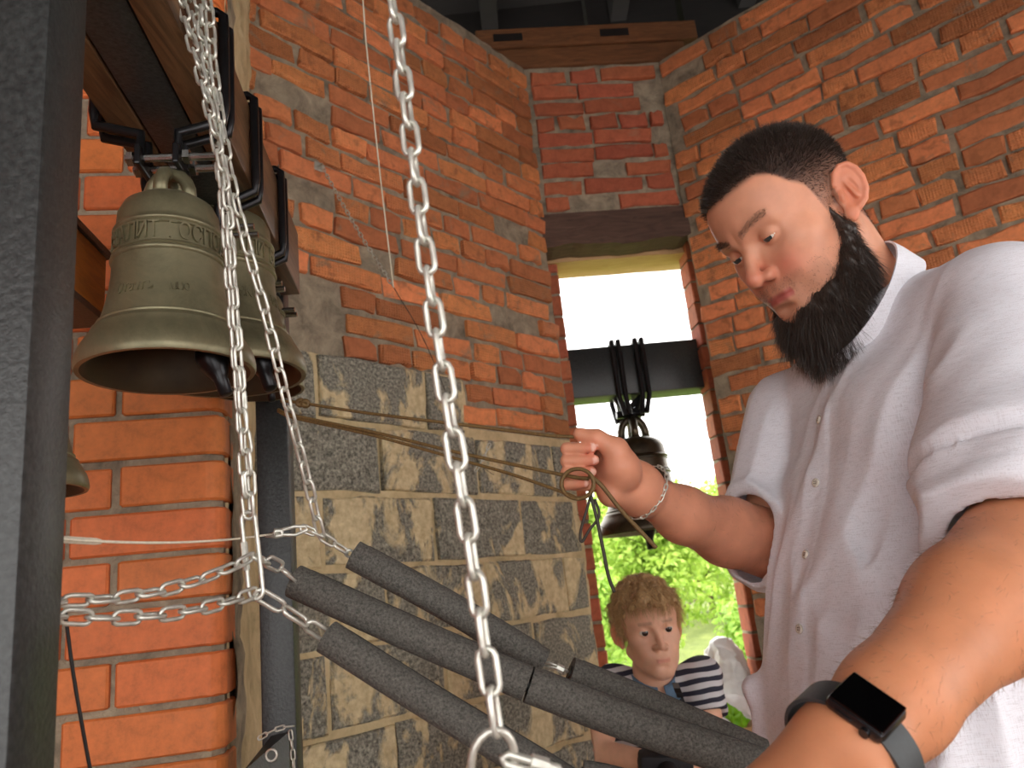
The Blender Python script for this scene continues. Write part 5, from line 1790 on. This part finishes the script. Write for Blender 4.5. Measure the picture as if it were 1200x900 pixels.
# trousers
MT['jeans'] = mat_simple('dark_jeans', (52, 60, 78), .9, 0, 150, .2)
def bpants(P):
    zt = bNB[2] - .41; hb_ = bc_
    d = ell(P, hb_ + [0, 0, zt - .06], (.135, .10, .13))
    for s in (-1, 1):
        d = smin(d, smin(cone(P, hb_ + [s * .068, 0, zt - .1], hb_ + [s * .075, -.01, .38], .075, .052), cone(P, hb_ + [s * .075, -.01, .38], hb_ + [s * .08, .01, .08], .052, .045), .03), .02)
    return smax(d, .03 - P[..., 2], .01)
V, Q = sdf_mesh(bpants, bc_ + [-.22, -.18, .0], bc_ + [.22, .18, .85], .013)
link('trousers', fast_mesh(V, Q, 'trousers'), MT['jeans'], boy)
for s in (-1, 1):
    an = bc_ + [s * .08, .01, 0]
    V, Q = sdf_mesh(lambda P: smax(cone(P, an + [0, .02, .042], an + [s * .02, -.13, .032], .040, .034), .001 - P[..., 2], .004), an + [-.12, -.22, -.02], an + [.12, .12, .12], .009)
    link('shoe', fast_mesh(V, Q, 'shoe'), MT['shoe'], boy)
# ================================================================ outside the window
_t = NT('meadow'); _co = _t.coord(); _f = _t.noise(_co, 1.2, 8, .7); 
MT['meadow'] = _t.set(_t.ramp(_f, [(.3, lin(88, 100, 52)), (.55, lin(124, 136, 72)), (.75, lin(160, 168, 98))]), .9, 0, _t.bump(_f, .8, .15))
def leaf_mat(name, a, b):
    t = NT(name); co = t.coord(); f = t.noise(co, 7, 3, .6)
    col = t.ramp(f, [(.3, lin(*a)), (.7, lin(*b))])
    t.set(col, .6)
    tr = t.n('ShaderNodeBsdfTranslucent'); t.l(col, tr.inputs[0])
    mx = t.n('ShaderNodeMixShader'); mx.inputs[0].default_value = .4
    out = [n for n in t.t.nodes if n.type == 'OUTPUT_MATERIAL'][0]
    t.l(t.b.outputs[0], mx.inputs[1]); t.l(tr.outputs[0], mx.inputs[2]); t.l(mx.outputs[0], out.inputs[0])
    return t.m
LM = [leaf_mat('leaf_light', (136, 176, 62), (196, 216, 104)), leaf_mat('leaf_mid', (116, 160, 56), (178, 206, 92)), leaf_mat('leaf_dark', (100, 146, 56), (164, 196, 88))]
MT['bark'] = mat_simple('bark', (92, 76, 58), .9, 0, 30, .3, .01)
# hillside
gx, gy = np.meshgrid(np.linspace(-30, 45, 60), np.linspace(4.2, 70, 60), indexing='ij')
gz = np.interp(gy, [4, 8, 16, 30, 70], [-3.4, -2.6, -.6, 1.6, 6.0]) + (vnoise(gx, gy, 5, 5) - .5) * .7
I = np.arange(3600).reshape(60, 60)
hill = link('hillside', fast_mesh(np.stack([gx, gy, gz], -1).reshape(-1, 3), np.stack([I[:-1, :-1], I[1:, :-1], I[1:, 1:], I[:-1, 1:]], -1).reshape(-1, 4), 'hill'), MT['meadow'])
tag(hill, kind='structure')
def gz_at(x, y): return float(np.interp(y, [4, 8, 16, 30, 70], [-3.4, -2.6, -.6, 1.6, 6.0]))
def leaves(seed, blobs, nl, size):
    """leaf blades spread over a cluster of rounded clumps"""
    r = np.random.default_rng(seed)
    B = np.array(blobs); w = B[:, 3] ** 2; k = r.choice(len(B), nl, p=w / w.sum())
    d = r.normal(size=(nl, 3)); d /= np.linalg.norm(d, axis=1)[:, None]
    P = B[k, :3] + d * (B[k, 3] * r.uniform(.55, 1.05, nl))[:, None]
    n = d * .6 + r.normal(0, .6, (nl, 3)) + [0, 0, .3]; n /= np.linalg.norm(n, axis=1)[:, None]
    u = np.cross(n, r.normal(size=(nl, 3))); u /= np.linalg.norm(u, axis=1)[:, None]; v = np.cross(n, u)
    s = size * r.uniform(.6, 1.4, nl)[:, None]
    V = np.stack([P - u * s, P + v * s * .45 + n * s * .12, P + u * s, P - v * s * .45 + n * s * .12], 1)
    return V.reshape(-1, 3), np.arange(nl * 4).reshape(-1, 4)
def crown_blobs(seed, h, w, n=16, base=.25):
    r = np.random.default_rng(seed); out = []
    for i in range(n):
        t = r.uniform(base, 1); rad = w * math.sin(math.pi * min(.97, t * .86 + .1)) ** .8 * .7
        a = r.uniform(0, 2 * math.pi); q = r.uniform(.2, 1) * rad
        out.append((q * math.cos(a), q * math.sin(a), h * t * .88, w * r.uniform(.26, .44)))
    return out
KINDS = []
for i, (h, w, n, base, nl, sz) in enumerate(((4.2, 1.7, 22, .25, 9000, .075), (3.2, 1.5, 18, .15, 8000, .065), (1.7, 1.2, 12, .05, 5000, .055))):
    bl_ = crown_blobs(40 + i, h, w, n, base)
    V, Q = leaves(60 + i, bl_, nl, sz)
    cm_ = fast_mesh(V, Q, 'foliage', False); cm_.materials.append(LM[i])
    tm = MB(); tm.tube([(0, 0, -.3), (.05, .02, h * .35), (-.03, .05, h * .75)], [w * .06, w * .045, w * .015], 8)
    for b_ in bl_[:6]: tm.tube([(0, 0, h * .3), (b_[0] * .5, b_[1] * .5, (h * .3 + b_[2]) / 2), b_[:3]], [w * .022, w * .016, w * .006], 5)
    tmm = tm.mesh('trunk', True); tmm.materials.append(MT['bark'])
    KINDS.append((cm_, tmm))
def plant(name, kind, x, y, s, rot, label, cat, group):
    z = gz_at(x, y) - .1
    t = empty(name, (x, y, z)); tag(t, label, cat, group)
    for nm, me in (('foliage', KINDS[kind][0]), ('trunk', KINDS[kind][1])):
        o = bpy.data.objects.new(nm, me); COL.objects.link(o); o.parent = t
        o.scale = (s, s, s); o.rotation_euler = (0, 0, rot)
random.seed(77)
spots = [(0, 2.4, 15.6, 'right of the window bell'), (0, 6.2, 16.4, 'behind the right window jamb'), (0, -1.4, 16.5, 'hidden behind the left wall corner'), (1, 5.5, 12.9, 'beyond the right jamb, lower on the slope'), (1, 2.95, 10.7, 'just above the white bag'), (1, .7, 12.6, 'directly behind the boy'),
         (0, 4.3, 19.9, 'in the second row on the slope'), (0, .5, 20, 'behind the raised fist'), (0, 8.2, 20.5, 'at the far right of the slope'), (0, 2.4, 24, 'on the hill crest'), (0, 6.3, 24.5, 'right on the hill crest'), (0, -1.4, 24.5, 'left on the hill crest')]
for i, (k, x_, y_, lb) in enumerate(spots):
    plant('leafy_tree', k, x_, y_, random.uniform(.9, 1.1), random.uniform(0, 6.28), 'leafy green tree ' + lb + ', seen through the window', 'tree', 'trees on the slope')
spots = [(2, 4.5, 15.2, 'right of the striped shirt'), (2, .2, 15.2, 'low left beside the jamb')]
for i, (k, x_, y_, lb) in enumerate(spots):
    plant('bush', k, x_, y_, random.uniform(.85, 1.15), random.uniform(0, 6.28), 'light green bush ' + lb + ', outside the window', 'bush', 'bushes below the trees')
# plastic bags on the sill
MT['bag_white'] = mat_simple('white_plastic', (240, 240, 238), .35, 0, 30, .04)
MT['bag_green'] = mat_simple('green_plastic', (126, 190, 40), .35, 0, 30, .1)
def crumple(name, c, r, mat, label, seed, stripe=None):
    c = np.asarray(c); sd = np.float32(seed * 3.7)
    def fn(P):
        q = P - c.astype(np.float32)
        d = ell(P, c, r)
        d = smax(d, -(q[..., 2] + r[2] * .72), .01)
        d = d + (np.abs(n3(q + sd, 26) - .5)) * .05 + (np.abs(n3(q + sd, 60) - .5)) * .02 - .012
        return d
    V, Q = sdf_mesh(fn, c - np.array(r) * 1.5, c + np.array(r) * 1.5, .008)
    t = empty(name, c); tag(t, label, 'bag')
    link('bag_body', fast_mesh(V, Q, 'bag', False), mat, t)
    if stripe is not None:
        V, Q = sdf_mesh(lambda P: np.maximum(fn(P) - .0025, np.abs((P - c.astype(np.float32)) @ np.asarray(unit(stripe), np.float32)) - .028), c - np.array(r) * 1.5, c + np.array(r) * 1.5, .008)
        link('printed_band', fast_mesh(V, Q, 'band', False), MT['bag_green'], t)
crumple('plastic_bag', [.70, 3.18, .985], (.085, .09, .165), MT['bag_white'], 'tall crumpled white plastic bag on the window sill', 1)
crumple('plastic_bag', [.63, 3.02, .905], (.11, .07, .06), MT['bag_white'], 'flat white and green plastic bag at the sill edge', 2, (.6, .2, .7))
